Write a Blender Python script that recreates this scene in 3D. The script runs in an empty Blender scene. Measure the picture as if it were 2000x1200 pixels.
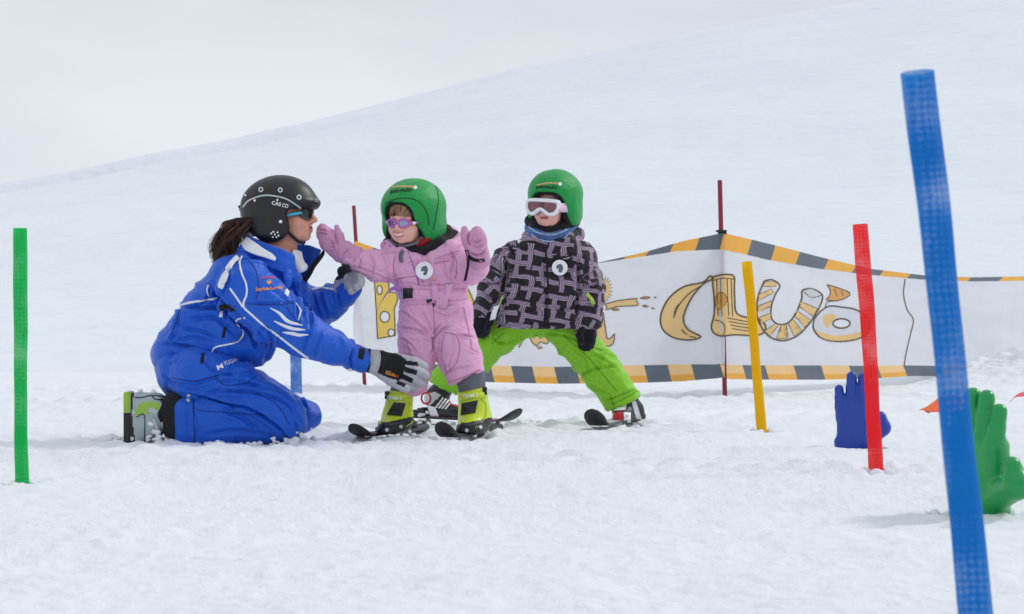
import bpy, bmesh, math, random
import numpy as np
from mathutils import Vector, Matrix
from mathutils.bvhtree import BVHTree
from mathutils.geometry import delaunay_2d_cdt

random.seed(7)
rng = np.random.default_rng(7)
sc = bpy.context.scene
COL = sc.collection

# ------------------------------------------------------------------ camera
F = 3889.0          # focal length in photo pixels (photo is 2000 px wide)
HY = 655.0          # photo row of the flat ground's horizon
CH = 0.41           # camera height above the snow
cam_d = bpy.data.cameras.new('camera')
cam = bpy.data.objects.new('camera', cam_d)
COL.objects.link(cam)
cam.location = (0, 0, CH)
cam.rotation_euler = (math.radians(90), 0, 0)
cam_d.sensor_width = 36.0
cam_d.lens = 36.0 * F / 2000.0
cam_d.shift_y = (HY - 600.0) / 2000.0
cam_d.clip_start = 0.1
cam_d.clip_end = 3000
cam_d.dof.use_dof = True
cam_d.dof.focus_distance = 7.9
cam_d.dof.aperture_fstop = 11.0
sc.camera = cam

# ------------------------------------------------------------------ sky, sun, exposure
SUN_EL, SUN_AZ = math.radians(40), math.radians(66)   # azimuth measured from +Y towards +X
w = bpy.data.worlds.new('World')
sc.world = w
w.use_nodes = True
nt = w.node_tree
for n in list(nt.nodes):
    nt.nodes.remove(n)
def wn(t, **k):
    n = nt.nodes.new(t)
    for a, b in k.items():
        setattr(n, a, b)
    return n
wl = nt.links.new
sky = wn('ShaderNodeTexSky', sky_type='NISHITA')
sky.sun_disc = False
sky.sun_elevation = SUN_EL
sky.sun_rotation = SUN_AZ
tc = wn('ShaderNodeTexCoord')
mp = wn('ShaderNodeMapping')
mp.inputs['Scale'].default_value = (2.2, 2.2, 7.0)
mp.inputs['Rotation'].default_value = (0, 0.35, 0)
wl(tc.outputs['Generated'], mp.inputs['Vector'])
nz = wn('ShaderNodeTexNoise')
nz.inputs['Scale'].default_value = 1.6
nz.inputs['Detail'].default_value = 5
nz.inputs['Roughness'].default_value = 0.45
wl(mp.outputs['Vector'], nz.inputs['Vector'])
rp = wn('ShaderNodeValToRGB')
rp.color_ramp.elements[0].position = 0.36
rp.color_ramp.elements[0].color = (6.1, 6.5, 7.05, 1)      # cloud layer seen from below
rp.color_ramp.elements[1].position = 0.62
rp.color_ramp.elements[1].color = (7.4, 7.75, 8.2, 1)
wl(nz.outputs['Fac'], rp.inputs['Fac'])
mx = wn('ShaderNodeMix', data_type='RGBA')
mx.inputs[0].default_value = 0.96                          # overcast: the cloud layer nearly hides the blue
wl(sky.outputs['Color'], mx.inputs[6])
wl(rp.outputs['Color'], mx.inputs[7])
# an overcast sky is palest low down and greyer overhead
sz = wn('ShaderNodeSeparateXYZ')
wl(tc.outputs['Generated'], sz.inputs[0])
zr = wn('ShaderNodeValToRGB')
for pos, val in ((0.0, 1.0), (0.07, 1.0), (0.17, 0.86), (0.5, 0.56)):
    el = zr.color_ramp.elements[0] if pos == 0.0 else (zr.color_ramp.elements[1] if pos == 0.5 else zr.color_ramp.elements.new(pos))
    el.position = pos
    el.color = (val, val, val, 1)
wl(sz.outputs['Z'], zr.inputs['Fac'])
vs = wn('ShaderNodeVectorMath', operation='SCALE')
wl(mx.outputs[2], vs.inputs[0])
wl(zr.outputs['Color'], vs.inputs['Scale'])
bg = wn('ShaderNodeBackground')
bg.inputs['Strength'].default_value = 0.132
wl(vs.outputs[0], bg.inputs['Color'])
wo = wn('ShaderNodeOutputWorld')
wl(bg.outputs['Background'], wo.inputs['Surface'])

sun_d = bpy.data.lights.new('sun', 'SUN')
sun_d.energy = 1.4
sun_d.angle = math.radians(10)
sun_d.color = (1.0, 0.97, 0.93)
sun = bpy.data.objects.new('sun', sun_d)
COL.objects.link(sun)
sdir = Vector((math.sin(SUN_AZ) * math.cos(SUN_EL), math.cos(SUN_AZ) * math.cos(SUN_EL), math.sin(SUN_EL)))
sun.rotation_euler = (-sdir).to_track_quat('-Z', 'Y').to_euler()
sun.location = sdir * 40

sc.view_settings.view_transform = 'Standard'
sc.view_settings.look = 'None'
sc.view_settings.exposure = -0.12
sc.view_settings.gamma = 1.0
sc.view_settings.use_curve_mapping = False
sc.render.engine = 'CYCLES'
sc.cycles.use_denoising = True
sc.cycles.max_bounces = 8
sc.cycles.transparent_max_bounces = 16

# ------------------------------------------------------------------ small helpers
def lin(c):
    """sRGB 0-255 -> linear"""
    o = []
    for v in c[:3]:
        v = v / 255.0
        o.append(v / 12.92 if v <= 0.04045 else ((v + 0.055) / 1.055) ** 2.4)
    return tuple(o)

def at(px, py, Y):
    """photo pixel + distance -> point"""
    return Vector(((px - 1000.0) * Y / F, Y, CH + (HY - py) * Y / F))

def tag(o, label=None, cat=None, group=None, kind=None):
    if label: o['label'] = label
    if cat: o['category'] = cat
    if group: o['group'] = group
    if kind: o['kind'] = kind
    return o

def empty(name, loc):
    o = bpy.data.objects.new(name, None)
    COL.objects.link(o)
    o.location = loc
    o.empty_display_size = 0.1
    return o

def attach(o, parent):
    if parent is not None:
        o.parent = parent
        if parent.type == 'EMPTY':
            o.matrix_parent_inverse = Matrix.Translation(-Vector(parent.location))
    return o

def mk(name, V, FA, mats, parent=None, smooth=True, mi=None, uv=None):
    """mesh object from arrays; FA list or array of faces"""
    me = bpy.data.meshes.new(name)
    V = np.asarray(V, dtype=np.float32).reshape(-1, 3)
    if isinstance(FA, np.ndarray) and FA.ndim == 2:
        k = FA.shape[1]
        nf = len(FA)
        me.vertices.add(len(V))
        me.vertices.foreach_set('co', V.ravel())
        me.loops.add(nf * k)
        me.loops.foreach_set('vertex_index', FA.astype(np.int32).ravel())
        me.polygons.add(nf)
        me.polygons.foreach_set('loop_start', np.arange(0, nf * k, k, dtype=np.int32))
        me.update(calc_edges=True)
    else:
        me.from_pydata([tuple(v) for v in V], [], [tuple(int(i) for i in f) for f in FA])
        me.update(calc_edges=True)
    if not isinstance(mats, (list, tuple)):
        mats = [mats]
    for m in mats:
        me.materials.append(m)
    n = len(me.polygons)
    if mi is not None:
        me.polygons.foreach_set('material_index', np.asarray(mi, dtype=np.int32))
    me.polygons.foreach_set('use_smooth', np.full(n, bool(smooth)))
    if uv is not None:
        at_ = me.attributes.new('cloth_uv', 'FLOAT2', 'POINT')
        at_.data.foreach_set('vector', np.asarray(uv, dtype=np.float32).ravel())
    me.validate()
    o = bpy.data.objects.new(name, me)
    COL.objects.link(o)
    attach(o, parent)
    return o

class MB:
    """collects simple shapes, builds ONE mesh"""
    def __init__(s):
        s.v = []; s.f = []; s.m = []
    def add(s, v, f, m=0):
        b = len(s.v)
        s.v += [tuple(x) for x in v]
        s.f += [tuple(i + b for i in q) for q in f]
        s.m += [m] * len(f)
    def tube(s, pts, rad, n=10, m=0, cap=True, flat=None):
        pts = [Vector(p) for p in pts]
        if not hasattr(rad, '__len__'):
            rad = [rad] * len(pts)
        v = []; f = []
        up = None
        for i, p in enumerate(pts):
            t = (pts[min(i + 1, len(pts) - 1)] - pts[max(i - 1, 0)]).normalized()
            if up is None:
                up = t.orthogonal().normalized()
            up = (up - t * up.dot(t))
            up = up.normalized() if up.length > 1e-6 else t.orthogonal().normalized()
            sd = t.cross(up)
            for k in range(n):
                a = 2 * math.pi * k / n
                v.append(p + (up * math.cos(a) + sd * math.sin(a)) * rad[i])
        for i in range(len(pts) - 1):
            for k in range(n):
                k2 = (k + 1) % n
                f.append((i * n + k, i * n + k2, (i + 1) * n + k2, (i + 1) * n + k))
        if cap:
            f.append(tuple(range(n - 1, -1, -1)))
            f.append(tuple((len(pts) - 1) * n + k for k in range(n)))
        s.add(v, f, m)
    def box(s, c, h, R=None, bev=0.0, m=0):
        bm = bmesh.new()
        bmesh.ops.create_cube(bm, size=2.0)
        for q in bm.verts:
            q.co = Vector((q.co.x * h[0], q.co.y * h[1], q.co.z * h[2]))
        if bev > 0:
            bmesh.ops.bevel(bm, geom=list(bm.edges), offset=bev, segments=2, affect='EDGES', profile=0.6)
        bm.verts.ensure_lookup_table()
        bm.verts.index_update()
        R = R or Matrix.Identity(3)
        s.add([R @ q.co + Vector(c) for q in bm.verts], [[q.index for q in fa.verts] for fa in bm.faces], m)
        bm.free()
    def prism(s, loop, axis, m=0):
        """closed loop of points extruded along axis vector"""
        n = len(loop)
        a = [Vector(p) for p in loop]
        b = [p + Vector(axis) for p in a]
        f = [tuple(range(n)), tuple(range(2 * n - 1, n - 1, -1))]
        f += [(i, i + n, (i + 1) % n + n, (i + 1) % n) for i in range(n)]
        s.add(a + b, f, m)
    def build(s, name, mats, parent=None, smooth=True, fix=True):
        o = mk(name, s.v, s.f, mats, parent, smooth, s.m)
        if fix:
            bm = bmesh.new(); bm.from_mesh(o.data)
            bmesh.ops.recalc_face_normals(bm, faces=bm.faces)
            bm.to_mesh(o.data); bm.free()
        return o

def autosmooth(o, deg=35):
    """sharp edges by angle"""
    bm = bmesh.new(); bm.from_mesh(o.data)
    for e in bm.edges:
        e.smooth = not (len(e.link_faces) == 2 and e.calc_face_angle(0) > math.radians(deg))
    bm.to_mesh(o.data); bm.free()
    return o

def crom(pts, step=3.0):
    """smooth 2-D polyline through pts with about `step` px between samples"""
    P = [np.array(p, float) for p in pts]
    if len(P) < 3:
        n = max(2, int(np.linalg.norm(P[1][:2] - P[0][:2]) / step) + 1)
        return [P[0] + (P[1] - P[0]) * t for t in np.linspace(0, 1, n)]
    out = []
    Q = [2 * P[0] - P[1]] + P + [2 * P[-1] - P[-2]]
    for i in range(1, len(Q) - 2):
        a, b, c, d = Q[i - 1], Q[i], Q[i + 1], Q[i + 2]
        n = max(1, int(np.linalg.norm((c - b)[:2]) / step))
        for k in range(n):
            t = k / n
            out.append(0.5 * ((2 * b) + (c - a) * t + (2 * a - 5 * b + 4 * c - d) * t * t + (3 * b - a - 3 * c + d) * t ** 3))
    out.append(P[-1])
    return out

# ------------------------------------------------------------------ noise
def _hash(x, y, z, seed):
    with np.errstate(over='ignore'):
        h = (x.astype(np.uint32) * np.uint32(374761393) + y.astype(np.uint32) * np.uint32(668265263)
             + z.astype(np.uint32) * np.uint32(2246822519) + np.uint32((seed * 3266489917) & 0xffffffff))
        h = (h ^ (h >> np.uint32(13))) * np.uint32(1274126177)
        h = h ^ (h >> np.uint32(16))
    return (h & np.uint32(0xffff)).astype(np.float32) / 32767.5 - 1.0

def vnoise(P, seed=0):
    P = np.asarray(P, dtype=np.float64)
    i = np.floor(P).astype(np.int64)
    f = (P - i).astype(np.float32)
    u = f * f * f * (f * (f * 6 - 15) + 10)
    r = 0
    for a in (0, 1):
        for b in (0, 1):
            for c in (0, 1):
                wgt = (u[:, 0] if a else 1 - u[:, 0]) * (u[:, 1] if b else 1 - u[:, 1]) * (u[:, 2] if c else 1 - u[:, 2])
                r = r + wgt * _hash(i[:, 0] + a, i[:, 1] + b, i[:, 2] + c, seed)
    return r

def fbm(P, oct=4, seed=0):
    r = 0; a = 1.0; s = 0
    P = np.asarray(P, dtype=np.float64)
    for k in range(oct):
        r = r + a * vnoise(P * (2 ** k) + 17.3 * k, seed + k)
        s += a
        a *= 0.5
    return r / s

# ------------------------------------------------------------------ distance-field modelling
def rotm(ang=0, yaw=0, roll=0):
    """ang: turn in the picture plane (degrees, clockwise seen by the camera), yaw: about the vertical"""
    return (Matrix.Rotation(math.radians(yaw), 3, 'Z') @ Matrix.Rotation(math.radians(ang), 3, 'Y')
            @ Matrix.Rotation(math.radians(roll), 3, 'X'))

class Field:
    def __init__(s, D=None, k=0.02):
        s.D = D; s.k = k; s.ops = []
        s.M = Matrix.Identity(4); s.sc = 1.0
    def frame(s, M, scale=1.0):
        s.M = M; s.sc = scale
        return s
    def _pt(s, p):
        return np.array(s.M @ (Vector(p) * s.sc))
    def pxm(s):
        return s.D / F
    # -- pixel-space round cone: (px, py, dy, r_px)
    def limb(s, a, b, flat=1.0, k=None, sub=False):
        A = np.array(at(a[0], a[1], s.D + a[2])); B = np.array(at(b[0], b[1], s.D + b[2]))
        s._cone(A, B, a[3] * (s.D + a[2]) / F, b[3] * (s.D + b[2]) / F, flat, k, sub)
        return s
    def chain(s, *pts, flat=1.0, k=None):
        for a, b in zip(pts[:-1], pts[1:]):
            s.limb(a, b, flat, k)
        return s
    def blob(s, px, py, dy, rx, ry, rz=None, ang=0, yaw=0, k=None, sub=False):
        """ellipsoid: rx across, ry up (px), rz depth (px)"""
        m = (s.D + dy) / F
        rz = rz if rz is not None else rx
        s._ell(np.array(at(px, py, s.D + dy)), np.array([rx, rz, ry]) * m, np.array(rotm(ang, yaw)), k, sub)
        return s
    def pbox(s, px, py, dy, hx, hy, hz, rad, ang=0, yaw=0, roll=0, k=None, sub=False):
        m = (s.D + dy) / F
        s._box(np.array(at(px, py, s.D + dy)), np.array([hx, hz, hy]) * m, np.array(rotm(ang, yaw, roll)), rad * m, k, sub)
        return s
    # -- local-space versions (use frame)
    def cone(s, a, b, ra, rb, k=None, sub=False, flat=1.0):
        s._cone(s._pt(a), s._pt(b), ra * s.sc, rb * s.sc, flat, k, sub); return s
    def ell(s, c, r, R=None, k=None, sub=False):
        Rm = np.array(s.M.to_3x3().normalized() @ (R if R is not None else Matrix.Identity(3)))
        s._ell(s._pt(c), np.array(r) * s.sc, Rm, k, sub); return s
    def box(s, c, h, rad, R=None, k=None, sub=False):
        Rm = np.array(s.M.to_3x3().normalized() @ (R if R is not None else Matrix.Identity(3)))
        s._box(s._pt(c), np.array(h) * s.sc, Rm, rad * s.sc, k, sub); return s
    # -- raw
    def _cone(s, A, B, ra, rb, flat, k, sub):
        r = max(ra, rb) * max(1, flat)
        s.ops.append(('cone', np.minimum(A, B) - r, np.maximum(A, B) + r, (A, B, ra, rb, flat), s.k if k is None else k, sub))
    def _ell(s, C, r, R, k, sub):
        e = np.abs(R) @ r
        s.ops.append(('ell', C - e, C + e, (C, r, R), s.k if k is None else k, sub))
    def _box(s, C, h, R, rad, k, sub):
        e = np.abs(R) @ h
        s.ops.append(('box', C - e, C + e, (C, h, R, rad), s.k if k is None else k, sub))
    def cut(s, p, n, k=0.0):
        """keep the side n points away from"""
        s.ops.append(('cut', None, None, (np.array(p, float), np.array(Vector(n).normalized())), k, True)); return s
    def cutpx(s, a, b, dy=0, k=0.0):
        """cut by the plane through the pixel line a->b (keeps what lies left of a->b seen by the camera)"""
        A = at(a[0], a[1], s.D + dy); B = at(b[0], b[1], s.D + dy)
        t = (B - A).normalized()
        s.cut(A, Vector((t.z, 0, -t.x)), k); return s
    def mesh(s, h, smooth=2):
        lo = np.min([o[1] for o in s.ops if o[1] is not None and not o[5]], axis=0) - 3 * h
        hi = np.max([o[2] for o in s.ops if o[2] is not None and not o[5]], axis=0) + 3 * h
        n = np.ceil((hi - lo) / h).astype(int) + 1
        d = np.full(n, 1.0, dtype=np.float32)
        ax = [lo[i] + h * np.arange(n[i]) for i in range(3)]
        for kind, a, b, prm, k, sub in s.ops:
            mrg = max(k, 0.0) + 4 * h
            if a is None:
                sl = [slice(0, n[i]) for i in range(3)]
            else:
                sl = []
                for i in range(3):
                    i0 = max(0, int((a[i] - mrg - lo[i]) / h)); i1 = min(n[i], int((b[i] + mrg - lo[i]) / h) + 2)
                    sl.append(slice(i0, i1))
                if any(q.stop <= q.start for q in sl):
                    continue
            X = ax[0][sl[0]][:, None, None].astype(np.float32)
            Y = ax[1][sl[1]][None, :, None].astype(np.float32)
            Z = ax[2][sl[2]][None, None, :].astype(np.float32)
            if kind == 'cone':
                A, B, ra, rb, fl = prm
                ba = B - A; ba = ba * np.array([1, 1 / fl, 1])
                x = X - A[0]; y = (Y - A[1]) / fl; z = Z - A[2]
                t = np.clip((x * ba[0] + y * ba[1] + z * ba[2]) / max(ba @ ba, 1e-12), 0, 1)
                v = np.sqrt((x - t * ba[0]) ** 2 + (y - t * ba[1]) ** 2 + (z - t * ba[2]) ** 2) - (ra + t * (rb - ra))
            elif kind == 'ell':
                C, r, R = prm
                x = X - C[0]; y = Y - C[1]; z = Z - C[2]
                q = [R[0, j] * x + R[1, j] * y + R[2, j] * z for j in range(3)]
                k0 = np.sqrt(sum((q[j] / r[j]) ** 2 for j in range(3)))
                k1 = np.sqrt(sum((q[j] / r[j] ** 2) ** 2 for j in range(3)))
                v = k0 * (k0 - 1) / np.maximum(k1, 1e-6)
            elif kind == 'box':
                C, hh, R, rad = prm
                x = X - C[0]; y = Y - C[1]; z = Z - C[2]
                q = [np.abs(R[0, j] * x + R[1, j] * y + R[2, j] * z) - hh[j] + rad for j in range(3)]
                v = np.sqrt(sum(np.maximum(q[j], 0) ** 2 for j in range(3))) + np.minimum(np.maximum(np.maximum(q[0], q[1]), q[2]), 0) - rad
            else:
                p, nn = prm
                v = -((X - p[0]) * nn[0] + (Y - p[1]) * nn[1] + (Z - p[2]) * nn[2])
            o = d[tuple(sl)]
            if sub:
                v = -v
                if k > 0:
                    q = np.clip(0.5 - 0.5 * (v - o) / k * -1, 0, 1)
                    q = np.clip(0.5 + 0.5 * (v - o) / k, 0, 1)
                    d[tuple(sl)] = o * (1 - q) + v * q + k * q * (1 - q)
                else:
                    d[tuple(sl)] = np.maximum(o, v)
            else:
                if k > 0:
                    q = np.clip(0.5 + 0.5 * (o - v) / k, 0, 1)
                    d[tuple(sl)] = o * (1 - q) + v * q - k * q * (1 - q)
                else:
                    d[tuple(sl)] = np.minimum(o, v)
        V, Q = surfnets(d, lo, h)
        V = relax(V, Q, smooth)
        return V, Q

def surfnets(d, org, h):
    sgn = d < 0
    nx, ny, nz = d.shape
    cs = [(i, j, k) for i in (0, 1) for j in (0, 1) for k in (0, 1)]
    cnt = np.zeros((nx - 1, ny - 1, nz - 1), dtype=np.int8)
    for i, j, k in cs:
        cnt += sgn[i:nx - 1 + i, j:ny - 1 + j, k:nz - 1 + k]
    act = (cnt > 0) & (cnt < 8)
    idx = np.argwhere(act)
    pos = np.zeros((len(idx), 3)); num = np.zeros(len(idx))
    for a in cs:
        for ax in range(3):
            if a[ax]:
                continue
            b = list(a); b[ax] = 1
            va = d[idx[:, 0] + a[0], idx[:, 1] + a[1], idx[:, 2] + a[2]]
            vb = d[idx[:, 0] + b[0], idx[:, 1] + b[1], idx[:, 2] + b[2]]
            cr = (va < 0) != (vb < 0)
            t = np.where(cr, va / np.where(va == vb, 1, va - vb), 0)
            p = np.array(a, float)[None, :].repeat(len(idx), 0)
            p[:, ax] += t
            pos += p * cr[:, None]
            num += cr
    V = org + h * (idx + pos / np.maximum(num, 1)[:, None])
    vid = np.full(act.shape, -1, dtype=np.int64)
    vid[act] = np.arange(len(idx))
    faces = []
    for ax in range(3):
        sl0 = [slice(None)] * 3; sl1 = [slice(None)] * 3
        sl0[ax] = slice(0, -1); sl1[ax] = slice(1, None)
        s0 = sgn[tuple(sl0)]; s1 = sgn[tuple(sl1)]
        e = np.argwhere(s0 != s1)
        b, c = [(1, 2), (2, 0), (0, 1)][ax]
        m = (e[:, b] > 0) & (e[:, c] > 0) & (e[:, b] < d.shape[b] - 1) & (e[:, c] < d.shape[c] - 1)
        e = e[m]
        def cell(db, dc):
            q = e.copy(); q[:, b] += db; q[:, c] += dc
            return vid[q[:, 0], q[:, 1], q[:, 2]]
        q = np.stack([cell(-1, -1), cell(0, -1), cell(0, 0), cell(-1, 0)], 1)
        fl = s0[e[:, 0], e[:, 1], e[:, 2]]
        q[~fl] = q[~fl][:, ::-1]
        faces.append(q)
    Q = np.concatenate(faces)
    Q = Q[(Q >= 0).all(1)]
    return V, Q

def edges_of(Q):
    return np.concatenate([Q[:, [0, 1]], Q[:, [1, 2]], Q[:, [2, 3]], Q[:, [3, 0]]])

def relax(V, Q, it=2, lam=0.5):
    e = edges_of(Q)
    n = len(V)
    deg = np.maximum(np.bincount(e[:, 0], minlength=n) + np.bincount(e[:, 1], minlength=n), 1)
    for i in range(it * 2):
        f = lam if i % 2 == 0 else -lam * 1.02
        A = np.stack([np.bincount(e[:, 0], V[e[:, 1], j], n) + np.bincount(e[:, 1], V[e[:, 0], j], n) for j in range(3)], 1) / deg[:, None]
        V = V + f * (A - V)
    return V

def vnormals(V, Q):
    c = np.cross(V[Q[:, 2]] - V[Q[:, 0]], V[Q[:, 3]] - V[Q[:, 1]])
    N = np.stack([sum(np.bincount(Q[:, i], c[:, j], len(V)) for i in range(4)) for j in range(3)], 1)
    return N / np.maximum(np.linalg.norm(N, axis=1, keepdims=True), 1e-12)

def pix(V):
    return np.stack([1000 + V[:, 0] * F / V[:, 1], HY - (V[:, 2] - CH) * F / V[:, 1]], 1)

def segdist(p, a, b):
    ba = b - a
    t = np.clip(((p - a) @ ba) / max(ba @ ba, 1e-9), 0, 1)
    return np.linalg.norm(p - a - t[:, None] * ba, axis=1), t

def folds(V, Q, lines, D):
    """cloth creases along pixel polylines: (pts, width_px, depth_px)"""
    N = vnormals(V, Q)
    p = pix(V)
    lines = [(a_, b_ * 0.85, c_ * 1.35) for a_, b_, c_ in lines]
    front = N[:, 1] < 0.25
    disp = np.zeros(len(V))
    for pts, wpx, dep in lines:
        P = np.array(crom(pts, 6.0))
        lo = P.min(0) - wpx * 5; hi = P.max(0) + wpx * 5
        m = np.where(front & (p >= lo).all(1) & (p <= hi).all(1))[0]
        if len(m) == 0:
            continue
        best = np.full(len(m), 1e9); tt = np.zeros(len(m))
        for i in range(len(P) - 1):
            dd, t = segdist(p[m], P[i], P[i + 1])
            u = best > dd
            best = np.where(u, dd, best); tt = np.where(u, (i + t) / (len(P) - 1), tt)
        fade = np.clip(np.minimum(tt, 1 - tt) * 5 + 0.15, 0, 1)
        disp[m] += dep * fade * (-np.exp(-(best / wpx) ** 2) + 0.55 * np.exp(-((best - 2.0 * wpx) / wpx) ** 2))
    return V + N * (disp * D / F)[:, None]

def crumple(V, Q, segs, amp=0.004, freq=14.0, seed=0, aniso=0.38):
    """ridged wrinkles running round each limb segment (a, b, amp multiplier)"""
    N = vnormals(V, Q)
    wsum = np.full(len(V), 1e-6); dsum = np.zeros(len(V))
    for i, (a, b, am, fm) in enumerate(segs):
        a = np.array(a); b = np.array(b)
        ax = (b - a) / np.linalg.norm(b - a)
        dist, t = segdist(V, a, b)
        wg = np.exp(-(dist / 0.07) ** 2) + 1e-9
        u = (V - a) @ ax
        q = (V - a) - u[:, None] * ax
        c = q * freq * fm * aniso
        c = c + ax * (u * freq * fm)[:, None] + 3.1 * i
        # slant the folds a little, differently along the limb
        warp = 0.6 * np.stack([vnoise(V * 9 + 5 * j, seed + 40 + j) for j in range(3)], 1)
        n1 = vnoise(c + warp, seed + i)
        n2 = vnoise(c * 2.1 + warp * 1.5 + 9, seed + 20 + i)
        r = (1 - np.abs(n1) * 1.9) * 0.8 + (1 - np.abs(n2) * 1.9) * 0.32 - 0.35
        wsum += wg; dsum += wg * r * am
    return V + N * (amp * dsum / wsum)[:, None]

class Skin:
    """an evaluated cloth mesh that decals can be laid on"""
    def __init__(s, V, Q):
        s.V = V; s.t = BVHTree.FromPolygons([tuple(v) for v in V], [tuple(int(i) for i in q) for q in Q])
        s.N = None
    def hit(s, px, py, off=0.0015):
        o = Vector((0, 0, CH)); d = (at(px, py, 5.0) - o).normalized()
        loc, n, i, dist = s.t.ray_cast(o, d)
        if loc is None:
            return None
        if n.dot(d) > 0:
            n = -n
        return loc + n * off, n

def stroke(name, skin, pts, wpx, mat, parent, off=0.002, step=3.0, widths=None):
    """a raised strip sewn along a pixel polyline on the skin"""
    P = crom(pts, step)
    n = len(P)
    V = []; FA = []; row = []
    for i, p in enumerate(P):
        t = P[min(i + 1, n - 1)] - P[max(i - 1, 0)]
        t = t / max(np.linalg.norm(t), 1e-6)
        nn = np.array([-t[1], t[0]])
        ww = wpx if widths is None else np.interp(i / (n - 1), np.linspace(0, 1, len(widths)), widths)
        L = skin.hit(*(p - nn * ww / 2), off); R = skin.hit(*(p + nn * ww / 2), off)
        if L is None or R is None or (L[0] - R[0]).length > 0.05:
            row.append(None); continue
        mid = (L[0] + R[0]) / 2 + (L[1] + R[1]) * 0.0006
        b = len(V)
        V += [L[0] - L[1] * (off + 0.001), L[0], mid, R[0], R[0] - R[1] * (off + 0.001)]
        row.append(b)
    for a, b in zip(row[:-1], row[1:]):
        if a is None or b is None or (V[a + 2] - V[b + 2]).length > 0.04:
            continue
        for k in range(4):
            FA.append((a + k, a + k + 1, b + k + 1, b + k))
    if not FA:
        return None
    return mk(name, V, FA, mat, parent)

def inpoly(p, poly):
    x, y = p; c = False
    n = len(poly)
    for i in range(n):
        x1, y1 = poly[i]; x2, y2 = poly[(i + 1) % n]
        if (y1 > y) != (y2 > y) and x < (x2 - x1) * (y - y1) / (y2 - y1) + x1:
            c = not c
    return c

def fill2d(loop, holes=(), step=5.0):
    """triangulated 2-D polygon with interior points"""
    pts = []; edges = []
    for lp in [loop] + list(holes):
        b = len(pts)
        pts += [Vector((float(q[0]), float(q[1]))) for q in lp]
        edges += [(b + i, b + (i + 1) % len(lp)) for i in range(len(lp))]
    A = np.array([[q[0], q[1]] for q in loop])
    lo = A.min(0); hi = A.max(0)
    x = lo[0] + step / 2
    while x < hi[0]:
        y = lo[1] + step / 2
        while y < hi[1]:
            if inpoly((x, y), loop) and not any(inpoly((x, y), hh) for hh in holes):
                pts.append(Vector((x, y)))
            y += step
        x += step
    v, e, f, *_ = delaunay_2d_cdt(pts, edges, [], 0, 1e-4)
    out = []
    for t in f:
        c = sum((v[i] for i in t), Vector((0, 0))) / len(t)
        if inpoly(c, loop) and not any(inpoly(c, hh) for hh in holes):
            out.append(tuple(t))
    return v, out

def dense(loop, step=4.0, smooth=False):
    if smooth:
        return [tuple(p) for p in crom(list(loop) + [loop[0]], step)][:-1]
    out = []
    for i in range(len(loop)):
        a = np.array(loop[i], float); b = np.array(loop[(i + 1) % len(loop)], float)
        n = max(1, int(np.linalg.norm(b - a) / step))
        out += [tuple(a + (b - a) * k / n) for k in range(n)]
    return out

def decal(name, skin, loop, mat, parent, holes=(), off=0.002, step=4.0, smooth=True):
    v, f = fill2d(dense(loop, step, smooth), [dense(hh, step, smooth) for hh in holes], step)
    V = []; ok = []
    for q in v:
        r = skin.hit(q.x, q.y, off)
        V.append(r[0] if r else Vector((0, 0, 0))); ok.append(r is not None)
    f = [t for t in f if all(ok[i] for i in t) and max((V[t[0]] - V[t[1]]).length, (V[t[1]] - V[t[2]]).length) < 0.05]
    if not f:
        return None
    used = sorted({i for t in f for i in t}); re = {o: i for i, o in enumerate(used)}
    return mk(name, [V[i] for i in used], [tuple(re[i] for i in t) for t in f], mat, parent)

def text2d(txt, bold=True, shear=0.0):
    cu = bpy.data.curves.new('lettering', 'FONT')
    cu.body = txt
    cu.size = 1.0
    cu.shear = shear
    cu.align_x = 'CENTER'; cu.align_y = 'CENTER'
    cu.offset = 0.018 if bold else 0.0
    cu.resolution_u = 3
    ob = bpy.data.objects.new('lettering', cu)
    COL.objects.link(ob)
    dg = bpy.context.evaluated_depsgraph_get()
    me = bpy.data.meshes.new_from_object(ob.evaluated_get(dg))
    v = [(q.co.x, q.co.y) for q in me.vertices]
    f = [tuple(p.vertices) for p in me.polygons]
    bpy.data.objects.remove(ob)
    bpy.data.curves.remove(cu)
    bpy.data.meshes.remove(me)
    return v, f

def lettering(name, skin, txt, px, py, wpx, hpx, ang, mat, parent, off=0.0025, arc=0.0, bold=True, shear=0.0):
    """text laid on the skin: centre, total width and cap height in px, ang degrees clockwise, arc = bulge px"""
    v, f = text2d(txt, bold, shear)
    A = np.array(v)
    lo = A.min(0); hi = A.max(0)
    A = (A - (lo + hi) / 2) / (hi - lo) * np.array([wpx, hpx])
    ca, sa = math.cos(math.radians(ang)), math.sin(math.radians(ang))
    V = []; ok = []
    for x, y in A:
        y2 = -y - arc * (1 - (2 * x / wpx) ** 2)
        r = skin.hit(px + x * ca - y2 * sa, py + x * sa + y2 * ca, off)
        V.append(r[0] if r else Vector((0, 0, 0))); ok.append(r is not None)
    f = [t for t in f if all(ok[i] for i in t)]
    if not f:
        return None
    return mk(name, V, f, mat, parent, smooth=False)

def ring_loop(px, py, rx, ry=None, n=20, ang=0):
    ry = ry or rx
    a = math.radians(ang)
    return [(px + rx * math.cos(t) * math.cos(a) - ry * math.sin(t) * math.sin(a),
             py + rx * math.cos(t) * math.sin(a) + ry * math.sin(t) * math.cos(a)) for t in np.linspace(0, 2 * math.pi, n, endpoint=False)]
# ------------------------------------------------------------------ materials
def new_mat(name):
    m = bpy.data.materials.new(name)
    m.use_nodes = True
    t = m.node_tree
    p = t.nodes['Principled BSDF']
    return m, t, p

def N(t, typ, **k):
    n = t.nodes.new(typ)
    for a, b in k.items():
        setattr(n, a, b)
    return n

def L(t, a, b):
    t.links.new(a, b)

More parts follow.
